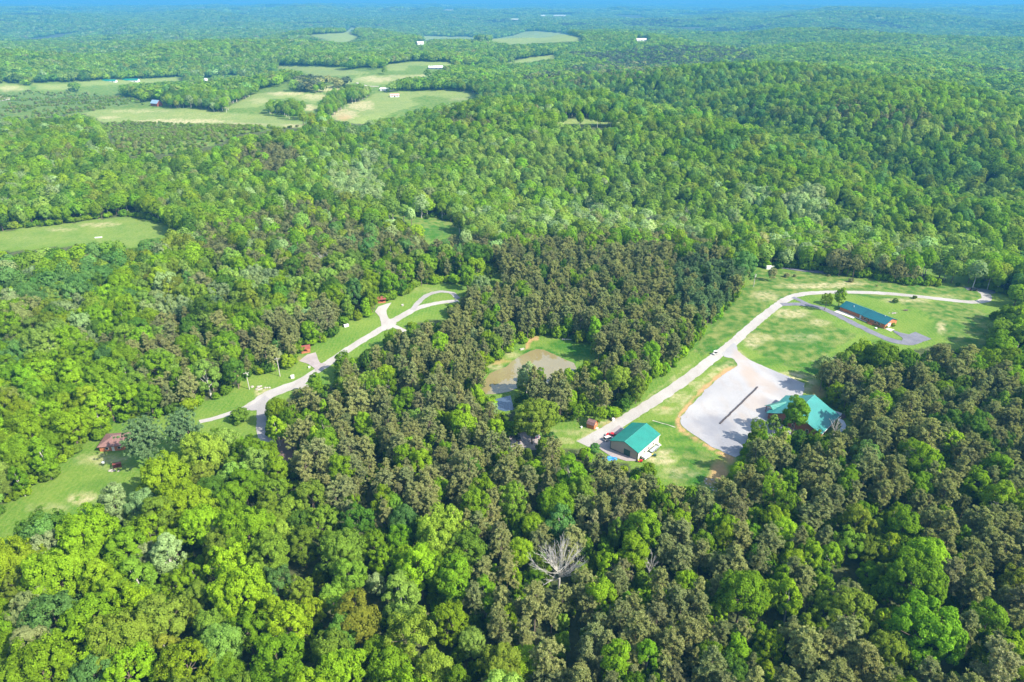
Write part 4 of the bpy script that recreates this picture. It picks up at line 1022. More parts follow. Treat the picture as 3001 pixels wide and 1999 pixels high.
def mass(name, label, d, sel, coll, n, bR, bH, w=None):
    x, y, z, Rr, Hh, c = (np.asarray(d[k])[sel] for k in ('x', 'y', 'z', 'R', 'H', 'c'))
    m = len(x)
    scatter(name, label, np.stack([x, y, z], -1), rng.uniform(0, 6.28, m), np.stack([Rr / bR, Rr / bR, Hh / bH], -1), rng.integers(0, n, m), tints(c) * (w or 1.0), coll)
sel = np.ones(len(Ball['x']), bool); sel[idxB] = False; sel[idxBush] = False
mass('broadleaf_woods', 'green broadleaf woods around the camp clearings', Ball, sel, C_BROAD0, NB, 5.8, 17.6)
sel = np.ones(len(Pn['x']), bool); sel[idxP] = False
mass('pine_woods', 'olive pine woods around the barn, pond and camp road', Pn, sel, C_PINE0, NP_, 3.2, 15.3)
# undergrowth: bushes at the wood edges and between the stems
X, Y = jitter_grid(4.2, 110, 760); Z = height(X, Y); m = frame_mask(X, Y, Z, 120, 200); X, Y, Z = X[m], Y[m], Z[m]
Ru = rng.uniform(1.2, 2.4, len(X)); Hu = Ru * 2.0
def dist_clear(x, y, z):
    u, v, fw = proj(x, y, z + 1.0); n = np.zeros(len(x), bool)
    s = FPX / fw * 6.0
    for a in np.linspace(0, 2 * math.pi, 9)[:-1]:
        for p in NEARCLEARS: n |= inpoly(p, u + np.cos(a) * s, v + np.sin(a) * s * .45)
    return n
edge = dist_clear(X, Y, Z); bad = clear_mask(X, Y, Z, Hu, Ru)
m = ~bad & (edge | ((rng.random(len(X)) < .45) & (np.hypot(X, Y) < NEAR)))
pz = inpoly(PINEZ[0][0], *proj(X, Y, Z + 4)[:2]); Ru = np.where(pz & (rng.random(len(X)) < .4), rng.uniform(2.2, 3.4, len(X)), Ru)
cU = pick([('L', 4), ('G', 4), ('M', 2), ('D', 1.5)], rng.random(len(X)))
Ru = np.where(edge & ~pz, Ru * rng.uniform(1, 1.7, len(X)), Ru); Hu = Ru * np.where(pz & (Ru > 2.2), 2.9, 2.0)
m &= ~clear_mask(X, Y, Z, Hu, Ru)
U = dict(x=X, y=Y, z=Z, R=Ru, H=Hu, c=cU)
mass('undergrowth', 'bright green undergrowth along the wood edges and between trees', U, m, C_BUSH, 2, 2.2, 3.9)

def band(d0, d1, s, Rm, Hm, name, label, coll_b, n_b, bR, bH, coll_p=None, n_p=1, pR=3, pH=15, ps=None, mu=300):
    X, Y = jitter_grid(s, d0, d1, half=math.radians(44)); Z = height(X, Y); m = frame_mask(X, Y, Z, mu, 300); X, Y, Z = X[m], Y[m], Z[m]
    u, v, fw = proj(X, Y, Z + 8); c, pine = classes(u, v, X, Y)
    Rr = Rm * np.clip(rng.normal(1, .2, len(X)), .55, 1.6); Hh = Hm * np.clip(rng.normal(1, .085, len(X)), .75, 1.3)
    bad = clear_mask(X, Y, Z, Hh, Rr, rel=(.02, .5, .95) if d1 < 4000 else (.02, .9))
    fm = inpoly(FARM, u, v)
    for p in FARMWOOD: fm &= ~inpoly(p, u, v)
    bad |= fm & (vnoise(X / 70, Y / 70, 171) + .25 * rng.normal(size=len(X)) > np.where(u > 640, -.3, .1))
    # scattered small glades far out
    bad |= (vnoise(X / 420, Y / 420, 131) > .80) & (np.hypot(X, Y) > 2600)
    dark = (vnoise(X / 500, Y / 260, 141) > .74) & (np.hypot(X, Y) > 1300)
    c = np.where((dark | pine) & (np.hypot(X, Y) > 1350) & (rng.random(len(X)) < .7), 'X', c)  # dark tint stands in for self-shadow the far crowns lack
    if coll_p is None:
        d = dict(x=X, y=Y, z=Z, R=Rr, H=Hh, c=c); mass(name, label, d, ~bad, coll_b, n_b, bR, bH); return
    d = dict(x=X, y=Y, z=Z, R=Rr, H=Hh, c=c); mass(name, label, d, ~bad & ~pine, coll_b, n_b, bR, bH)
    X, Y = jitter_grid(ps, d0, d1, half=math.radians(44)); Z = height(X, Y); m = frame_mask(X, Y, Z, mu, 300); X, Y, Z = X[m], Y[m], Z[m]
    u, v, fw = proj(X, Y, Z + 8); c, pine = classes(u, v, X, Y); pine &= np.isin(c, ['P', 'Q', 'K', 'W'])
    Rr = 3.3 * np.clip(rng.normal(1, .15, len(X)), .7, 1.4); Hh = 16 * np.clip(rng.normal(1, .1, len(X)), .7, 1.4)
    bad = clear_mask(X, Y, Z, Hh, Rr)
    d = dict(x=X, y=Y, z=Z, R=Rr, H=Hh, c=c); mass('hillside_pines', 'dark pine patches among the hillside woods', d, ~bad & pine, coll_p, n_p, pR, pH, .62)  # pine tint scaled down in place of missing self-shadow
band(NEAR, 1350, 7.8, 5.3, 17.5, 'hillside_woods', 'mixed broadleaf woods covering the hillsides behind the meadow', C_BROAD1, 7, 5.2, 17, C_PINE1, 4, 2.9, 15, 5.4)
band(1350, 3600, 10.5, 7.6, 17, 'far_woods', 'rolling woods far behind the farm fields', C_BROAD2, 6, 6.2, 16)
band(3600, 9000, 24.0, 7.5, 16, 'distant_woods', 'hazy blue green woods in the distance', C_BROAD3, 5, 7.5, 16, mu=200)
band(9000, 27000, 85.0, 16, 20, 'horizon_woods', 'bluish woods fading towards the horizon', C_BROAD4, 4, 16, 20, mu=150)
# scrub on the old field and the pasture
X, Y = jitter_grid(4.6, 700, 2100); Z = height(X, Y); u, v, fw = proj(X, Y, Z + 1)
s1 = inpoly(SCRUB, u, v); s2 = inpoly(SCRUB2, u, v) & (rng.random(len(X)) < .22) & (vnoise(X / 30, Y / 30, 151) > -.2); s3 = inpoly(CREEK, u, v) & (rng.random(len(X)) < .1)
m = (s1 & (rng.random(len(X)) < .5)) | s2
Rs = rng.uniform(1.4, 2.5, len(X)); cS = pick([('M', 3), ('N', 4), ('T', 3)], rng.random(len(X)))
mass('scrub', 'low olive scrub covering the old field and pasture', dict(x=X, y=Y, z=Z, R=Rs, H=Rs * 1.8, c=cS), m, C_BUSH, 2, 2.2, 3.9)

# ------------------------------------------------------------------ buildings
def metal_roof(name, c, seam=True):
    m = mat(name, c, .10, .35, .42, spec=.45, detail=3); nt = m.node_tree; b = nt.nodes['Principled BSDF']
    if seam:
        tc = node(nt, 'ShaderNodeTexCoord'); mp = node(nt, 'ShaderNodeMapping'); nt.links.new(tc.outputs['Object'], mp.inputs[0])
        w = node(nt, 'ShaderNodeTexWave', bands_direction='Y'); w.inputs['Scale'].default_value = .55; nt.links.new(mp.outputs[0], w.inputs[0])
        p = node(nt, 'ShaderNodeMath', operation='POWER'); p.inputs[1].default_value = 8; nt.links.new(w.outputs['Fac'], p.inputs[0])
        bp = node(nt, 'ShaderNodeBump'); bp.inputs['Strength'].default_value = .5; bp.inputs['Distance'].default_value = .06
        nt.links.new(p.outputs[0], bp.inputs['Height']); nt.links.new(bp.outputs[0], b.inputs['Normal'])
    return m
M_TEAL = metal_roof('teal_metal_roof', (.008, .135, .105))
M_TEAL2 = metal_roof('blue_teal_roof', (.006, .075, .090))
M_BROWNROOF = mat('brown_shingles', (.16, .085, .075), .25, 2.5, .9, bump=.4)
M_SHINGLE = mat('shed_shingles', (.13, .075, .07), .2, 3, .9, bump=.4)
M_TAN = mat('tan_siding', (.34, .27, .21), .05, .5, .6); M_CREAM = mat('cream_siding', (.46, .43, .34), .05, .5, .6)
M_BRICK = mat('red_brick', (.26, .10, .065), .25, 4, .85, bump=.2); M_ORANGEW = mat('orange_wood', (.36, .115, .04), .15, 2, .7)
M_CEDAR = mat('cedar_wood', (.34, .12, .055), .2, 2, .75); M_WHITE = mat('white_paint', (.52, .52, .50), .03, 1, .5)
M_DKGREEN = mat('dark_green_paint', (.02, .07, .055), .1, 1, .5); M_GLASS = mat('dark_glass', (.02, .025, .03), .1, 1, .08, spec=.6)
M_DARKWOOD = mat('creosote_timber', (.045, .035, .035), .25, 2, .8); M_RUBBER = mat('tyre_rubber', (.025, .025, .025), .1, 5, .8)
M_CHROME = mat('steel', (.5, .5, .52), .05, 3, .3, metal=.8); M_POLE = mat('weathered_pole', (.30, .28, .25), .15, 3, .9); M_STONE = mat('pale_stone', (.27, .24, .205), .2, 2, .9)
M_RED = mat('red_paint', (.45, .015, .02), .05, 1, .3); M_BLUE = mat('blue_tarp', (.02, .16, .42), .15, 1.5, .5); M_REDBRN = mat('red_brown_paint', (.17, .045, .032), .1, 1, .6)
M_BLACKP = mat('black_paint', (.012, .013, .018), .05, 1, .2, spec=.6); M_NAVY = mat('navy_paint', (.01, .02, .06), .05, 1, .2, spec=.6); M_LIGHT = mat('lamp_lens', (.7, .7, .65), .02, 1, .1); M_TAILL = mat('tail_lens', (.4, .01, .01), .02, 1, .2)

def frame(p0, p1, p2=None):
    a, b = G(*p0), G(*p1); d = (b - a); W = math.hypot(d.x, d.y); ang = math.atan2(d.y, d.x)
    L = None
    if p2: c = G(*p2); L = abs((c.x - b.x) * -math.sin(ang) + (c.y - b.y) * math.cos(ang))
    return a, ang, W, L
def ground_min(loc, ang, W, L):
    xs = []; 
    for fx in (0, .5, 1):
        for fy in (0, .5, 1):
            x = loc.x + math.cos(ang) * W * fx - math.sin(ang) * L * fy; y = loc.y + math.sin(ang) * W * fx + math.cos(ang) * L * fy
            xs.append(float(height(x, y)))
    return min(xs), max(xs)
def wall_shell(e, x0, y0, x1, y1, He, Hr, m, axis='y', name='wall'):
    """gabled wall body, ridge along axis"""
    mb = MB()
    if axis == 'y': mb.prism([(x0, -1.2), (x1, -1.2), (x1, He), ((x0 + x1) / 2, Hr), (x0, He)], y0, y1, 'y')
    else: mb.prism([(y0, -1.2), (y1, -1.2), (y1, He), ((y0 + y1) / 2, Hr), (y0, He)], x0, x1, 'x')
    return mb.obj(name, m, e)
def gable_roof(e, x0, y0, x1, y1, He, Hr, over, m, axis='y', th=.16):
    """two roof planes and a ridge cap"""
    a0, a1 = (x0, x1) if axis == 'y' else (y0, y1); c = (a0 + a1) / 2; sl = (Hr - He) / (c - a0)
    l0, l1 = (y0 - over, y1 + over) if axis == 'y' else (x0 - over, x1 + over)
    up = .02
    for s in (-1, 1):
        ee = c + s * (c - a0 + over); ze = He - sl * over
        MB().prism([(ee, ze + up), (c - s * .0, Hr + up), (c, Hr + th + up), (ee, ze + th + up)], l0, l1, axis).obj('roof_panel', m, e)
    MB().prism([(c - .25, Hr + th - .25 * sl + .05), (c + .25, Hr + th - .25 * sl + .05), (c, Hr + th + .09)], l0 - .02, l1 + .02, axis).obj('ridge_cap', m, e)
def bx(e, nm, m, *a, label=None): return MB().box(*a).obj(nm, m, e, label)
def window_y(e, x, y, z, w, h, s=-1, fm=None):
    """window in a wall facing -y (s=-1) or +y"""
    f = MB().box(x - w / 2, y + (s * .09 if s < 0 else .0), z, x + w / 2, y + (0 if s < 0 else .09), z + h).obj('window', fm or M_WHITE, e)
    MB().box(x - w / 2 + .1, y + (s * .12 if s < 0 else .09), z + .1, x + w / 2 - .1, y + (s * .09 if s < 0 else .12), z + h - .1).obj('pane', M_GLASS, f)
def window_x(e, x, y, z, w, h, s=1, fm=None):
    f = MB().box(*( (x, y - w / 2, z, x + .09, y + w / 2, z + h) if s > 0 else (x - .09, y - w / 2, z, x, y + w / 2, z + h))).obj('window', fm or M_WHITE, e)
    MB().box(*((x + .09, y - w / 2 + .1, z + .1, x + .12, y + w / 2 - .1, z + h - .1) if s > 0 else (x - .12, y - w / 2 + .1, z + .1, x - .09, y + w / 2 - .1, z + h - .1))).obj('pane', M_GLASS, f)
def place(name, label, cat, loc, ang, W, L, group=None):
    zmin, zmax = ground_min(loc, ang, W, L)
    return empty(name, label, cat, (loc.x, loc.y, (zmin + zmax) / 2 + .05), ang, group)

# barn
loc, ang, W, L = frame((1788, 1316), (1868, 1349), (1934, 1296))
e = place('barn', 'tan metal barn with bright teal green roof beside the gravel road', 'barn', loc, ang, W, L); BARN = e; BW, BL = W, L
wall_shell(e, 0, 0, W, L, 3.9, 6.3, M_TAN); gable_roof(e, 0, 0, W, L, 3.9, 6.3, .35, M_TEAL)
bx(e, 'side_wall', M_CREAM, W - .02, .05, 0, W + .06, L - .05, 3.75, label='cream side wall with sunlight painted in')  # lighter overlay puts the sunny side's brightness into the colour
bx(e, 'overhead_door', M_DKGREEN, W * .50, -.08, 0, W * .50 + 2.9, -.02, 3.0)
bx(e, 'corner_trim', M_DKGREEN, -.05, -.06, 0, .16, .1, 3.9); bx(e, 'corner_trim', M_DKGREEN, W - .14, -.07, 0, W + .08, .1, 3.9)
bx(e, 'base_trim', M_DKGREEN, .2, -.06, 0, W * .5 - .1, -.01, .25); bx(e, 'gutter', M_DKGREEN, -.55, -.3, 3.62, -.40, L + .3, 3.76); bx(e, 'gutter', M_WHITE, W + .38, -.3, 3.60, W + .50, L + .3, 3.72)
for q in (.3, .5, .72): window_x(e, W + .06, L * q, 1.2, 1.1, 1.0)
bx(e, 'door', M_WHITE, W + .06, L * .86, 0, W + .12, L * .86 + 1, 2.1); bx(e, 'overhead_door', M_WHITE, -.07, L * .25, 0, -.01, L * .25 + 3.2, 3.0); bx(e, 'overhead_door', M_WHITE, -.07, L * .6, 0, -.01, L * .6 + 3.2, 3.0)

# shed with gambrel roof
loc, ang, W, L = frame((1719, 1253), (1735, 1258), (1747, 1250)); L = max(L, 3.6); W = max(W, 2.8)
e = place('storage_shed', 'small orange wooden shed with brown barn style roof on the lawn', 'shed', loc, ang, W, L)
e.rotation_euler = (0, 0, ang)
# the ridge runs along x, the double door looks to +x
pf = [(0, -.4), (L, -.4), (L, 2.0), (L * .82, 2.9), (L * .5, 3.35), (L * .18, 2.9), (0, 2.0)]
MB().prism(pf, 0, W * 1.25, 'x').obj('wall', M_ORANGEW, e)
for (a, b), (c, d) in (((-.15, 1.85), (L * .17, 2.95)), ((L * .17, 2.95), (L * .5, 3.42)), ((L * .5, 3.42), (L * .83, 2.95)), ((L * .83, 2.95), (L + .15, 1.85))):
    MB().prism([(a, b), (c, d), (c, d + .1), (a, b + .1)], -.15, W * 1.25 + .15, 'x').obj('roof_panel', M_SHINGLE, e)
for k in (0, 1): bx(e, 'door', M_CEDAR, W * 1.25, L * .5 - .85 + k * .87, 0, W * 1.25 + .06, L * .5 - .02 + k * .87, 1.95)
bx(e, 'trim', M_CREAM, W * 1.25 + .01, L * .5 - .95, 1.97, W * 1.25 + .07, L * .5 + .95, 2.07)
bx(e, 'ramp', M_CONC, W * 1.25 + .1, L * .5 - .8, -.3, W * 1.25 + 3.2, L * .5 + .8, .06)

# church: broad teal gable with flared eaves, a lower entrance wing on the lot side
A = G(2385, 1162, 8.4); E1 = G(2459, 1219, 3.2); E2 = G(2407, 1270, 3.2)
d = Vector((E2.x - E1.x, E2.y - E1.y, 0)); L = d.length; ang = math.atan2(-d.y, -d.x) - math.pi / 2  # local +y points away from the viewer, ridge along y
Rm = Matrix.Rotation(-ang, 3, 'Z')
org = Vector((E2.x, E2.y, 0)); ax = Rm @ (A - org); half = -ax.x; W = 2 * half
org2 = org + Matrix.Rotation(ang, 3, 'Z') @ Vector((-W, 0, 0))
print('church W,L', W, L, 'ridge y', ax.y, 'barn', BW, BL)
e = place('church', 'large building with steep teal roof and red brick walls beside the gravel lot', 'church', org2, ang, W, L); CH = e; CW, CL = W, L
def flared(e, W, L, He, Hr, m, over, y0, y1):
    c = W / 2
    for s in (-1, 1):
        pr = [(c + s * (c + over), He - .25), (c + s * c * .62, He + (Hr - He) * .30), (c, Hr)]
        up_ = [(a, b + .2) for a, b in reversed(pr)]
        MB().prism(pr + up_, y0, y1).obj('roof_panel', m, e)
    MB().prism([(c - .25, Hr + .06), (c + .25, Hr + .06), (c, Hr + .32)], y0 - .02, y1 + .02).obj('ridge_cap', m, e)
He, Hr = 3.3, 8.4
c = W / 2
MB().prism([(.5, -1), (W - .5, -1), (W - .5, He - .1), (c + c * .60, He + (Hr - He) * .27), (c, Hr - .2), (c - c * .60, He + (Hr - He) * .27), (.5, He - .1)], .6, L - .6).obj('wall', M_BRICK, e)
flared(e, W, L, He, Hr, metal_roof('faded_turquoise_roof', (.020, .150, .135)), .3, 0, L)
bx(e, 'fascia', M_WHITE, W + .32, .05, He - .33, W + .40, L - .05, He - .02)
for q in (.2, .4, .6, .8): window_x(e, W - .5, L * q, 1.0, 1.2, 1.5)
for q in (.25, .5, .75): window_y(e, W * q, .6, 1.0, 1.3, 1.6)
bx(e, 'vent_pipe', M_CHROME, W * .62, L * .4, Hr - 3, W * .62 + .25, L * .4 + .25, Hr - .9)
# entrance canopy
p = G(2268, 1225); q = G(2316, 1214)
d = q - p; an2 = math.atan2(d.y, d.x)
e2 = place('entrance_canopy', 'small teal roofed canopy on posts between church and lot', 'canopy', p, an2, 7, 5)
gable_roof(e2, 0, 0, 8.0, 6.0, 3.0, 4.6, .4, M_TEAL, 'x')
MB().prism([(0, 3.0), (6, 3.0), (3, 4.55)], .1, 8, 'x').obj('gable_wall', M_CREAM, e2)
for a, b in ((.2, .2), (.2, 5.6), (7.6, .2), (7.6, 5.6)): MB().tube([(a, b, -.3), (a, b, 3.05)], [.16, .16], 8).obj('post', M_BRICK, e2)

# long house, two sections
loc, ang, W, L0 = frame((2460, 909), (2594, 963), (2624, 947)); L = min(max(L0, 7), 11)
print('house', W, L)
e = place('ranch_house', 'long log sided house with dark teal roof in two sections on the mown lawn', 'house', loc, ang, W, L); HS = e
Wa = W * .52
wall_shell(e, 0, 0, Wa, L, 2.5, 4.5, M_CEDAR, 'x'); gable_roof(e, 0, 0, Wa, L, 2.5, 4.5, .45, M_TEAL2, 'x')
wall_shell(e, Wa, -.9, W, L - .6, 2.5, 4.6, M_CEDAR, 'x'); gable_roof(e, Wa + .5, -.9, W, L - .6, 2.55, 4.75, .45, M_TEAL2, 'x')
for k in range(3): bx(e, 'garage_door', M_CEDAR, 1.5 + k * 3.6, -.07, 0, 4.4 + k * 3.6, -.01, 2.2, label='dark stained garage door')
bx(e, 'door', M_WHITE, Wa * .86, -.07, 0, Wa * .86 + 1.0, -.01, 2.1)
for f in (.58, .66, .80, .88): window_y(e, W * f, -.9, .9, 1.4, 1.1)
bx(e, 'porch', M_ORANGEW, W * .68, -2.8, -.4, W * .77, -.92, .3, label='orange wooden porch deck')
bx(e, 'garage_door', M_WHITE, W + .0, L * .15, 0, W + .07, L * .15 + 3.0, 2.3, label='white garage door in the gable end')
bx(e, 'gable_siding', M_ORANGEW, W + .0, -.6, 2.32, W + .05, L - .9, 2.5)
MB().tube([(Wa * .42, L * .3, 3.5), (Wa * .42, L * .3, 4.6)], [.2, .2], 8).obj('vent', M_WHITE, e); MB().tube([(W * .86, L * .4, 4.2), (W * .86, L * .4, 5.2)], [.2, .2], 8).obj('vent', M_WHITE, e)

# brown roofed cabin
c1, c2, c3 = G(361, 1303, 2.7), G(316, 1271, 2.7), G(384, 1270, 2.7)
d = Vector((c3.x - c1.x, c3.y - c1.y)); W = d.length; ang = math.atan2(d.y, d.x); L = max(7.0, abs((c2.x - c1.x) * -math.sin(ang) + (c2.y - c1.y) * math.cos(ang)))
print('cabin', W, L)
e = place('cabin', 'brown shingled cabin at the wood edge behind two white pines', 'cabin', c1, ang, W, L)
def hip_roof(e, W, L, He, Hr, over, m):
    a = -over; b = W + over; c_ = -over; d_ = L + over
    if W > L: r0, r1 = (L / 2, L / 2), (W - L / 2, L / 2)
    else: r0, r1 = (W / 2, W / 2), (W / 2, L - W / 2)
    C = [(a, c_, He), (b, c_, He), (b, d_, He), (a, d_, He)]; r0 = (*r0, Hr); r1 = (*r1, Hr)
    fs = [(C[0], C[1], r1, r0), (C[1], C[2], r1), (C[2], C[3], r0, r1), (C[3], C[0], r0)] if W > L else [(C[0], C[1], r0), (C[1], C[2], r1, r0), (C[2], C[3], r1), (C[3], C[0], r0, r1)]
    for f in fs:
        low = [(p[0], p[1], p[2] - .12) for p in f]; mb = MB(); n = len(f); mb.v = [*f, *low]; mb.f = [tuple(range(n)), tuple(reversed(range(n, 2 * n)))] + [(i, n + i, n + (i + 1) % n, (i + 1) % n) for i in range(n)]
        mb.obj('roof_panel', m, e)
hip_roof(e, W, L, 2.7, 4.7, .6, M_BROWNROOF); bx(e, 'wall', M_CEDAR, 0, 0, -1, W, L, 2.6)
window_y(e, W * .3, 0, .9, 1.5, 1.1); window_y(e, W * .7, 0, .9, 1.5, 1.1); bx(e, 'door', M_WHITE, -.07, L * .4, 0, -.01, L * .4 + 1, 2.1)
window_x(e, 0, L * .2, .9, 1.2, 1.1, -1); window_x(e, 0, L * .7, .9, 1.2, 1.1, -1)
MB().tube([(W * .45, L * .6, 3.6), (W * .45, L * .6, 5.0)], [.18, .18], 8).obj('stove_pipe', M_CHROME, e)

def shelter(u, v, ang, label, W=4.6, L=4.0):
    p = G(u, v); e = place('camp_shelter', label, 'shelter', p, ang, W, L, 'small red wooden camp shelters')
    bx(e, 'floor', M_CEDAR, 0, 0, -.4, W, L, .12)
    gable_roof(e, 0, 0, W, L, 2.3, 3.3, .3, M_REDBRN, 'x')
    for a in (.08, W - .2):
        for b in (.08, L - .2): bx(e, 'post', M_CEDAR, a, b, .12, a + .13, b + .13, 2.35)
    bx(e, 'back_wall', M_ORANGEW, .25, L - .18, .12, W - .25, L - .1, 2.2)
    bx(e, 'railing', M_ORANGEW, .25, .1, .85, W * .4, .18, 1.0); bx(e, 'railing', M_ORANGEW, W * .7, .1, .85, W - .25, .18, 1.0)
    return e
shelter(884, 1037, R(20), 'red wooden camp shelter at the lower gravel pull-in'); shelter(1108, 889, R(15), 'red wooden camp shelter at the upper gravel pull-in')
loc, ang, W, L = frame((1318, 962), (1350, 966), (1362, 955))
e = place('lodge', 'brown roofed lodge half hidden in the pines near the loop', 'lodge', loc, R(-20), 8, 7)
wall_shell(e, 0, 0, 8, 7, 2.6, 4.6, M_CEDAR, 'x'); gable_roof(e, 0, 0, 8, 7, 2.6, 4.6, .5, M_BROWNROOF, 'x'); window_y(e, 2, 0, .9, 1.3, 1.1); window_y(e, 5.5, 0, .9, 1.3, 1.1)

def far_house(name, label, cat, u, v, W, L, He, Hr, rm, wm, ang=0.0, group=None, nwin=3):
    p = G(u, v); e = place(name, label, cat, p, ang, W, L, group)
    wall_shell(e, -W / 2, 0, W / 2, L, He, Hr, wm, 'x'); gable_roof(e, -W / 2, 0, W / 2, L, He, Hr, .5, rm, 'x')
    for k in range(nwin): window_y(e, -W / 2 + W * (k + .7) / (nwin + .4), 0, 1.0, W * .09, 1.3, fm=M_GLASS)
    bx(e, 'door', M_GLASS, -W * .06, -.1, 0, W * .06, -.02, 2.2); return e
far_house('farmhouse', 'red brown house with blue grey roof at the edge of the tan field', 'house', 452, 312, 15, 10, 4.5, 9, mat('slate_roof', (.16, .24, .32), .1, 1), M_REDBRN, R(-25))
far_house('poultry_barn', 'long teal roofed farm barn, left one of the pair beyond the wood', 'barn', 318, 239, 30, 12, 3.5, 6, M_TEAL, M_WHITE, R(4), 'teal roofed farm barns')
far_house('poultry_barn', 'long teal roofed farm barn, right one of the pair beyond the wood', 'barn', 380, 238, 36, 14, 4, 7, M_TEAL, M_WHITE, R(4), 'teal roofed farm barns')
far_house('farm_shed', 'low white farm building beside the curved field track', 'barn', 1134, 267, 26, 9, 3.2, 4.8, mat('white_roof', (.7, .72, .72), .05, .5), M_WHITE, R(-3))
far_house('farm_shed', 'small barn with faded red roof on the sloping hayfield', 'barn', 1157, 285, 16, 9, 3, 5, mat('faded_red_roof', (.50, .28, .26), .1, .5), M_WHITE, R(8))
far_house('farm_shed', 'dark fronted barn with white roof below the distant hayfields', 'barn', 1278, 203, 32, 14, 4.5, 7, mat('pale_metal_roof', (.75, .77, .78), .05, .5), mat('dark_siding', (.08, .10, .13), .1, .5), R(12))
far_house('farmhouse', 'white house among trees below the farthest hayfields', 'house', 1233, 131, 22, 14, 5, 9, M_WHITE, M_WHITE, R(20))
far_house('farmhouse', 'pale pink house alone in the far hillside woods', 'house', 1881, 120, 34, 14, 4, 7, mat('pink_roof', (.7, .55, .5), .05, .5), M_WHITE, R(5))
far_house('warehouse', 'tiny white warehouse near the horizon, left of its pair', 'warehouse', 1592, 48, 45, 25, 8, 12, M_WHITE, M_WHITE, 0, 'warehouses near the horizon')
far_house('warehouse', 'long tiny white warehouse near the horizon, right of its pair', 'warehouse', 1640, 48, 130, 30, 7, 10, M_WHITE, M_WHITE, 0, 'warehouses near the horizon')
far_house('warehouse', 'tiny pale tan warehouse near the horizon above the far hayfield', 'warehouse', 1508, 58, 70, 30, 8, 12, M_CREAM, M_WHITE, 0, 'warehouses near the horizon')
p = G(604, 240); e = empty('water_tank', 'round white tank standing in the farm trees', 'tank', (p.x, p.y, p.z))
mb = MB(); mb.tube([(0, 0, -1), (0, 0, 6)], [4.5, 4.5], 16); mb.obj('tank_wall', M_WHITE, e)
mb = MB(); mb.tube([(0, 0, 6), (0, 0, 7.2), (0, 0, 8.2), (0, 0, 8.7)], [4.7, 4.0, 2.2, .3], 16); mb.obj('dome', M_WHITE, e)

# ------------------------------------------------------------------ vehicles
def wheel(e, x, y, r=.34, w=.24):
    mb = MB(); mb.tube([(x, y - w / 2, r), (x, y + w / 2, r)], [r, r], 12); t = mb.obj('wheel', M_RUBBER, e)
    mb = MB(); mb.tube([(x, y - w / 2 - .01, r), (x, y + w / 2 + .01, r)], [r * .6, r * .6], 8); mb.obj('rim', M_CHROME, t)
def car(name, label, cat, u, v, ang, paint, L=4.6, W=1.85, H=1.5, kind='sedan', group=None):
    p = G(u, v); e = empty(name, label, cat, (p.x, p.y, p.z + .18), ang, group)
    h = L / 2; b = .95 if kind != 'sedan' else .85; w = W / 2
    body = [(-h, .35), (-h + .1, b - .02), (-h + .5, b), (h - 1.2, b), (h - .25, b - .12), (h, .5), (h - .05, .3), (-h + .05, .28)]
    MB().prism(body, -w, w, 'y').obj('body', paint, e)
    cabn = {'sedan': [(-h + .45, b), (-h + 1.1, H - .05), (h - 2.0, H), (h - 1.15, b)], 'suv': [(-h + .12, b), (-h + .45, H), (h - 1.9, H + .02), (h - 1.15, b)], 'truck': [(-h + 1.9, b), (-h + 2.1, H), (h - 2.0, H), (h - 1.35, b)]}[kind]
    n = MB(); nn = 0
    V = []
    for s in (-1, 1):
        for i, (x, z) in enumerate(cabn): V.append((x, s * (w - .06 if z < H - .2 else w - .26), z))
    n.v = V; n.f = [(0, 1, 2, 3), (7, 6, 5, 4), (0, 4, 5, 1), (1, 5, 6, 2), (2, 6, 7, 3), (3, 7, 4, 0)]
    n.obj('window_band', M_GLASS, e)
    x1, x2 = cabn[1][0], cabn[2][0]
    MB().box(x1 + .02, -w + .25, H, x2 - .02, w - .25, H + .045).obj('roof', paint, e)
    for x in (-h + .85, h - .85):
        for y in (-w + .06, w - .06): wheel(e, x, y)
    for s in (-1, 1):
        bx(e, 'headlight', M_LIGHT, h - .16, s * (w - .3) - .18, .58, h + .01, s * (w - .3) + .18, .74)
        bx(e, 'tail_light', M_TAILL, -h - .01, s * (w - .25) - .16, .62, -h + .1, s * (w - .25) + .16, .80)
        bx(e, 'mirror', paint, h - 1.55, s * (w + .09) - .08, b - .02, h - 1.4, s * (w + .09) + .08, b + .14)
    if kind == 'truck':
        bx(e, 'bed_liner', M_RUBBER, -h + .15, -w + .15, b, -h + 1.8, w - .15, b + .02)
    return e
car('parked_car', 'black car parked by the fence, left of the two dark cars', 'car', 1518, 1286, R(97), M_BLACKP, group='dark cars by the pines')
car('parked_car', 'dark blue car parked askew, right of the two dark cars', 'car', 1566, 1279, R(118), M_NAVY, kind='suv', H=1.6, group='dark cars by the pines')
car('parked_suv', 'white car with dark glass parked beside the barn', 'car', 1783, 1289, R(28), M_WHITE, L=4.7, kind='suv', H=1.65)
car('pickup_truck', 'red pickup truck beside the white car at the barn', 'truck', 1794, 1281, R(160), M_RED, L=5.4, W=1.95, kind='truck', H=1.75)
car('distant_car', 'dark car on the asphalt spur at the end of the road', 'car', 2853, 852, R(-10), M_BLACKP)
p = G(2095, 1039); e = empty('golf_cart', 'white roofed golf cart driving on the gravel road', 'golf cart', (p.x, p.y, p.z + .1), R(215))
bx(e, 'body', M_WHITE, -1.2, -.6, .3, 1.2, .6, .62); bx(e, 'canopy', M_WHITE, -1.05, -.65, 1.85, .85, .65, 1.92); bx(e, 'seat', M_BLACKP, -.5, -.55, .62, .1, .55, .85); bx(e, 'backrest', M_BLACKP, -.6, -.55, .85, -.48, .55, 1.3)
bx(e, 'cargo_box', M_RUBBER, -1.2, -.55, .62, -.65, .55, .95)
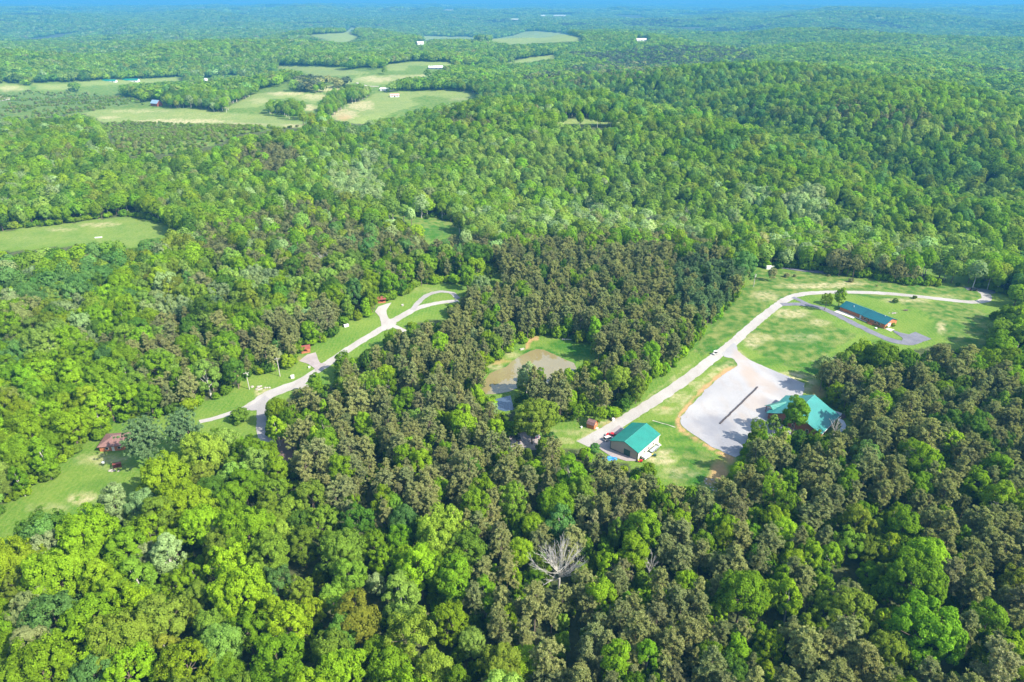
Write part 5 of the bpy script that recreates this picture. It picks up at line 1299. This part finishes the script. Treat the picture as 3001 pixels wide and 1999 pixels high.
for a in (-1.0, .8):
    for b in (-.6, .56): bx(e, 'post', M_BLACKP, a, b, .62, a + .05, b + .05, 1.86)
for x in (-.8, .85):
    for y in (-.55, .55): wheel(e, x, y, .27, .2)
# fence by the cars
p = G(1492, 1288); q = G(1497, 1279)
e = empty('board_fence', 'short grey board fence left of the black car', 'fence', (p.x, p.y, p.z), math.atan2(q.y - p.y, q.x - p.x))
for k in range(4): bx(e, 'post', M_POLE, k * 1.9, 0, -.3, k * 1.9 + .14, .14, 1.2)
for z in (.3, .7, 1.05): bx(e, 'rail', M_POLE, 0, -.04, z, 5.8, -.003, z + .14)
# barn side clutter
def atb(x, y): return BARN.matrix_basis @ Vector((x, y, 0))
def clutter(name, label, cat, x, y, rot):
    w = atb(x, y); return empty(name, label, cat, (w.x, w.y, float(height(w.x, w.y)) + .1), BARN.rotation_euler.z + rot)
e = clutter('flatbed_trailer', 'white enclosed trailer parked at the near right barn corner', 'trailer', BW + 1.6, 1.5, R(82))
bx(e, 'box', M_WHITE, 0, -.9, .45, 4.2, .9, 1.35); bx(e, 'tongue', M_CHROME, -1.0, -.06, .45, 0, .06, .55); wheel(e, 2, -.95, .32, .2); wheel(e, 2, .95, .32, .2)
e = clutter('utility_trailer', 'grey open trailer along the cream barn wall', 'trailer', BW + 1.8, 7.6, R(88))
bx(e, 'bed', mat('grey_metal', (.3, .33, .36), .1, 1), 0, -.8, .5, 5.2, .8, .62); bx(e, 'side_board', M_CHROME, 0, -.83, .62, 5.2, -.78, 1.0); bx(e, 'side_board', M_CHROME, 0, .78, .62, 5.2, .83, 1.0); wheel(e, 2.4, -.95, .3, .2); wheel(e, 2.4, .95, .3, .2)
e = clutter('boat', 'small white upturned boat at the far right barn corner', 'boat', BW + 2.2, 14.2, R(70))
mb = MB(); mb.prism([(-.7, 0), (.7, 0), (.55, .45), (.2, .62), (-.2, .62), (-.55, .45)], 0, 2.9); mb.obj('hull', M_WHITE, e); bx(e, 'keel', M_WHITE, -.04, 0, .62, .04, 3.0, .70)
for i, (x, y, m_, lab, cat, nm) in enumerate([(BW + .9, -.6, M_RED, 'red lawn machine at the near right barn corner', 'mower', 'lawn_mower'), (BW + 3.2, 6.2, M_DKGREEN, 'green and yellow garden tractor beside the grey trailer', 'tractor', 'garden_tractor')]):
    e = clutter(nm, lab, cat, x, y, R(30)); bx(e, 'hood', m_, .5, -.35, .35, 1.5, .35, .95); bx(e, 'deck', m_, -.6, -.5, .25, .6, .5, .42); bx(e, 'seat', mat('yellow_vinyl', (.6, .45, .03), .05, 1), -.35, -.25, .6, .15, .25, .75); wheel(e, -.4, -.5, .35, .25); wheel(e, -.4, .5, .35, .25); wheel(e, 1.2, -.42, .24, .18); wheel(e, 1.2, .42, .24, .18)
p = G(1788, 1345); e = empty('tarp_pile', 'crumpled bright blue tarp heap at the pine edge below the barn', 'tarp', (p.x, p.y, p.z))
V = []; n_ = 14
for j in range(n_):
    for i in range(n_):
        x = (i / (n_ - 1) - .5); y = (j / (n_ - 1) - .5); hh = max(0, 1 - (abs(x * 2) ** 3 + abs(y * 2) ** 3)) * 1.0
        V.append((x * 6.0, y * 2.6, hh * (.7 + .5 * float(vnoise(x * 7, y * 7, 5))) + .04))
F = np.array([(j * n_ + i, j * n_ + i + 1, (j + 1) * n_ + i + 1, (j + 1) * n_ + i) for j in range(n_ - 1) for i in range(n_ - 1)])
link('tarp', new_mesh('tarp', V, F, [M_BLUE]), e)
p = G(1781, 1276); e = empty('storage_drum', 'pale blue drum beside the red pickup', 'drum', (p.x, p.y, p.z)); mb = MB(); mb.tube([(0, 0, 0), (0, 0, .95)], [.5, .5], 12); mb.obj('drum_wall', mat('pale_blue', (.35, .55, .75), .05, 1), e); mb = MB(); mb.tube([(0, 0, .95), (0, 0, 1.02)], [.42, .42], 12); mb.obj('lid', M_WHITE, e)

# ------------------------------------------------------------------ timber row in the lot
a, b = G(2110, 1243), G(2221, 1135)
d = Vector((b.x - a.x, b.y - a.y)); Ln = d.length; an = math.atan2(d.y, d.x)
e = empty('timber_row', 'dark row of timbers laid end to end down the middle of the gravel lot', 'timber curb', (a.x, a.y, 0), an)
nt_ = int(Ln / 2.6)
tm = MB().box(0, -.32, 0, 2.5, .32, .38).mesh('timber', M_DARKWOOD)
for k in range(nt_):
    x = k * Ln / nt_; wx, wy = a.x + math.cos(an) * (x + 1.2), a.y + math.sin(an) * (x + 1.2)
    o = bpy.data.objects.new('timber', tm); col.objects.link(o); o.parent = e; o.location = (x, random.uniform(-.08, .08), float(height(wx, wy)) + .06); o.rotation_euler = (0, 0, random.uniform(-.02, .02))

# ------------------------------------------------------------------ poles, small things
def pole(label, ub, vb, H, arm=True, group='utility poles'):
    p = G(ub, vb); e = empty('utility_pole', label, 'utility pole', (p.x, p.y, p.z), R(25), group)
    MB().tube([(0, 0, -.5), (-.15, 0, H)], [.24, .17], 8).obj('pole', M_POLE, e)
    bx(e, 'crossarm', M_POLE, -1.3, -.08, H - .8, 1.1, .08, H - .6)
    for x in (-1.15, -.5, .9): MB().tube([(x, 0, H - .6), (x, 0, H - .35)], [.07, .05], 6).obj('insulator', M_WHITE, e)
    if arm: MB().tube([(.38, 0, H - 2.2), (.38, 0, H - 1.1)], [.26, .26], 10).obj('transformer', mat('pole_grey', (.5, .5, .5), .05, 1), e)
pole('pale utility pole with grey transformer left of the camp road fork', 731, 1141, 9.5); pole('slim utility pole on the lawn above the camp road', 821, 1103, 10.5, False); pole('white utility pole at the top left corner of the meadow', 2208, 841, 9.0, True)
def rock_mesh(seed, s):
    import bmesh
    bm = bmesh.new(); bmesh.ops.create_icosphere(bm, subdivisions=2, radius=1); r = random.Random(seed); o = Vector((r.random() * 9, r.random() * 9, r.random() * 9))
    from mathutils import noise as mn
    for v in bm.verts: v.co *= 1 + .35 * mn.noise(v.co * 1.2 + o); v.co.z *= .6
    me = bpy.data.meshes.new('stone'); bm.to_mesh(me); bm.free(); me.materials.append(M_STONE); return me
RM = [rock_mesh(i, 1) for i in range(4)]
def rock_pile(label, u, v, n, spread, s, sy=.6):
    p = G(u, v); e = empty('rock_pile', label, 'rocks', (p.x, p.y, p.z))
    for k in range(n):
        o = bpy.data.objects.new('stone', RM[k % 4]); col.objects.link(o); o.parent = e
        x, y = random.gauss(0, spread), random.gauss(0, spread * sy); o.location = (x, y, float(height(p.x + x, p.y + y)) - p.z + .15 * s); q = s * random.uniform(.5, 1.2); o.scale = (q, q, q); o.rotation_euler = (0, 0, random.uniform(0, 6))
rock_pile('heap of grey stones at the foot of the dirt ramp below the lot', 2089, 1433, 34, 1.5, .42, 1.6)
rock_pile('pale stone patio heap at the corner of the brown roofed cabin', 352, 1311, 12, 1.2, .6)
rock_pile('ring of pinkish stones beside the red bench', 328, 1379, 12, 1.1, .45)
rock_pile('pale flat boulders where the camp road forks', 766, 1137, 14, 2.2, .75)
rock_pile('small stones at the left corner of the gravel lot', 1993, 1222, 7, .8, .35)
p = G(345, 1371); e = empty('garden_bench', 'red wooden swing bench on the cabin lawn', 'bench', (p.x, p.y, p.z), R(20))
bx(e, 'seat', M_REDBRN, -1.3, -.4, .45, 1.3, .5, .55); bx(e, 'backrest', M_REDBRN, -1.3, .5, .5, 1.3, .62, 1.3); bx(e, 'canopy', M_REDBRN, -1.5, -.5, 1.95, 1.5, .8, 2.05)
for a in (-1.4, 1.3):
    for b in (-.4, .6): bx(e, 'leg', M_REDBRN, a, b, -.2, a + .12, b + .12, 1.96)
def white_box(name, label, cat, u, v, sx, sy, sz, m=M_WHITE, ang=0.3):
    p = G(u, v); e = empty(name, label, cat, (p.x, p.y, p.z), ang); bx(e, 'housing', m, -sx / 2, -sy / 2, -.1, sx / 2, sy / 2, sz); bx(e, 'lid', m, -sx / 2 - .06, -sy / 2 - .06, sz + .002, sx / 2 + .06, sy / 2 + .06, sz + .1)
white_box('utility_box', 'white utility box on the lawn above the lower camp road', 'utility box', 858, 1108, 1.6, 1.2, 1.4)
white_box('utility_box', 'white utility box at the pine edge beside the camp lawn', 'utility box', 1015, 957, 2.6, 1.3, 1.2, ang=.6)
white_box('utility_box', 'small grey utility box on the lawn inside the upper pull-in', 'utility box', 1180, 896, 1.3, .9, .8, M_POLE)
white_box('utility_box', 'tiny white marker box beside the lower pull-in', 'utility box', 907, 1078, .9, .7, .7)
white_box('well_cover', 'small white well cover on the lawn before the long house', 'well cover', 2567, 963, .9, .9, .5)
white_box('well_cover', 'tiny white cap on the cabin lawn above the bench', 'well cover', 303, 1358, .8, .8, .6)
white_box('marker_post', 'tiny white marker on the lawn left of the orange shed', 'marker', 1704, 1254, .6, .6, .6)
white_box('parked_trailer', 'white trailer at the top edge of the meadow', 'trailer', 2255, 788, 5.5, 2.2, 2.2, ang=.15)
white_box('utility_box', 'white transformer box where the pines meet the gravel road', 'utility box', 1797, 1233, 1.0, .8, 1.2)
white_box('hay_feeder', 'small white trough lying in the left hayfield', 'trough', 289, 697, 5.0, 1.2, .5)
white_box('picnic_table', 'pale slab table on the bank of the muddy pond', 'table', 1530, 1025, 2.2, .9, .6, M_POLE, .5)
# fire ring and mound on the long house lawn
rock_pile('ring of pale stones round the fire pit behind the long house', 2620, 918, 12, 1.3, .5)
p = G(2655, 910); e = empty('brush_pile', 'low dark brush pile on the mown lawn behind the long house', 'brush pile', (p.x, p.y, p.z))
mb = MB()
for k in range(26):
    a_ = random.uniform(0, 6.28); x, y = random.gauss(0, .9), random.gauss(0, .5); mb.tube([(x - math.cos(a_) * 1.1, y - math.sin(a_) * .7, .1 + random.random() * .2), (x + math.cos(a_) * 1.1, y + math.sin(a_) * .7, .2 + random.random() * .5)], [.09, .05], 4)
mb.obj('branch', M_BARK, e)['kind'] = 'stuff'

# ------------------------------------------------------------------ dead trees
def dead_tree(label, u, v, spread, H, nb_, seed, up=1.0):
    p = G(u, v); e = empty('dead_tree', label, 'dead tree', (p.x, p.y, p.z), 0, 'bare dead trees'); r = random.Random(seed)
    MB().tube([(0, 0, -.5), (.1, 0, H * .25), (.0, .1, H * .5)], [.42, .34, .25], 8).obj('trunk', M_DEADWOOD, e)
    limbs = []
    for k in range(nb_):
        mb = MB(); a = 2 * math.pi * k / nb_ + r.uniform(-.2, .2); rr = spread * math.sqrt(r.uniform(.12, 1)); z0 = H * r.uniform(.28, .5)
        tip = Vector((math.cos(a) * rr, math.sin(a) * rr, H * (1 - .22 * (rr / spread) ** 2) * r.uniform(.88, 1.05))); b0 = Vector((0, 0, z0))
        mid = b0.lerp(tip, .45) + Vector((0, 0, -.04 * H)); mb.tube([b0, mid, b0.lerp(tip, .75), tip], [.15, .10, .065, .02], 5)
        for q in range(9):
            t = r.uniform(.3, .95); s = (mid.lerp(tip, (t - .45) / .55) if t > .45 else b0.lerp(mid, t / .45)); dr = (tip - b0).normalized() + Vector((r.uniform(-.7, .7), r.uniform(-.7, .7), r.uniform(-.1, .7)))
            l_ = (tip - b0).length * r.uniform(.18, .38); e1 = s + dr.normalized() * l_; mb.tube([s, s.lerp(e1, .5) + Vector((0, 0, .1)), e1], [.055, .035, .015], 4)
            for w_ in range(3):
                s2 = s.lerp(e1, r.uniform(.4, 1)); e2 = s2 + (dr.normalized() + Vector((r.uniform(-.8, .8), r.uniform(-.8, .8), r.uniform(-.2, .6)))).normalized() * l_ * .5; mb.tube([s2, e2], [.035, .014], 3)
        mb.obj('limb', M_DEADWOOD, e)
dead_tree('huge bare grey dead tree with fanned branches amid the lower pines', 1637, 1732, 8.6, 17, 26, 3)
dead_tree('small bare white snag between lime trees right of the huge dead tree', 1899, 1710, 2.2, 12, 6, 4)
dead_tree('bare grey tree standing in the pines above the camp road', 959, 812, 8, 16, 14, 5)
dead_tree('thin bare snag at the left edge of the pines above the left hayfield', 33, 640, 4, 18, 8, 6)
dead_tree('bare pale snag beside the church walk', 2438, 1290, 2.5, 11, 7, 7)
dead_tree('bare dead trunk standing above the pond clearing', 1700, 975, 3, 16, 7, 8)
for i, (u_, v_) in enumerate([(1690, 665), (1722, 668), (1838, 690), (1862, 692), (1885, 690), (1905, 698), (1960, 705), (2010, 668), (2035, 672)]):
    dead_tree(['bare pale trunk, leftmost in the band below the hillside', 'bare pale trunk, second in the band below the hillside', 'bare pale trunk left in the white grove behind the pine hill', 'bare leaning trunk in the white grove behind the pine hill', 'bare tall trunk in the middle of the white grove',
      'bare forked trunk right in the white grove', 'bare thin trunk just right of the white grove', 'bare pale trunk below the silver poplars, left one', 'bare pale trunk below the silver poplars, right one'][i], u_, v_, 3.2, 17 + i % 3, 6, 20 + i)
p = G(1668, 997); e = empty('fallen_log', 'pale fallen log at the wood edge above the pond', 'log', (p.x, p.y, p.z), R(-8)); MB().tube([(-4, 0, .3), (0, .1, .35), (4, 0, .25)], [.28, .24, .14], 8).obj('log', M_DEADWOOD, e)
MB().tube([(2.0, 0, .3), (3.2, .6, .9)], [.1, .04], 5).obj('branch', M_DEADWOOD, e)

# ------------------------------------------------------------------ haze
hz = bpy.data.materials.new('haze_air'); hz.use_nodes = True; nt = hz.node_tree
nt.nodes.remove(nt.nodes['Principled BSDF'])
pv = node(nt, 'ShaderNodeVolumePrincipled'); pv.inputs['Color'].default_value = (.065, .28, .52, 1); pv.inputs['Density'].default_value = .00014; pv.inputs['Anisotropy'].default_value = 0.0
nt.links.new(pv.outputs[0], nt.nodes['Material Output'].inputs['Volume'])
hb = MB().box(-31000, -31000, -120, 31000, 31000, 200).obj('haze', hz)
tag(hb, 'thin blue summer haze over the hills', kind='stuff')
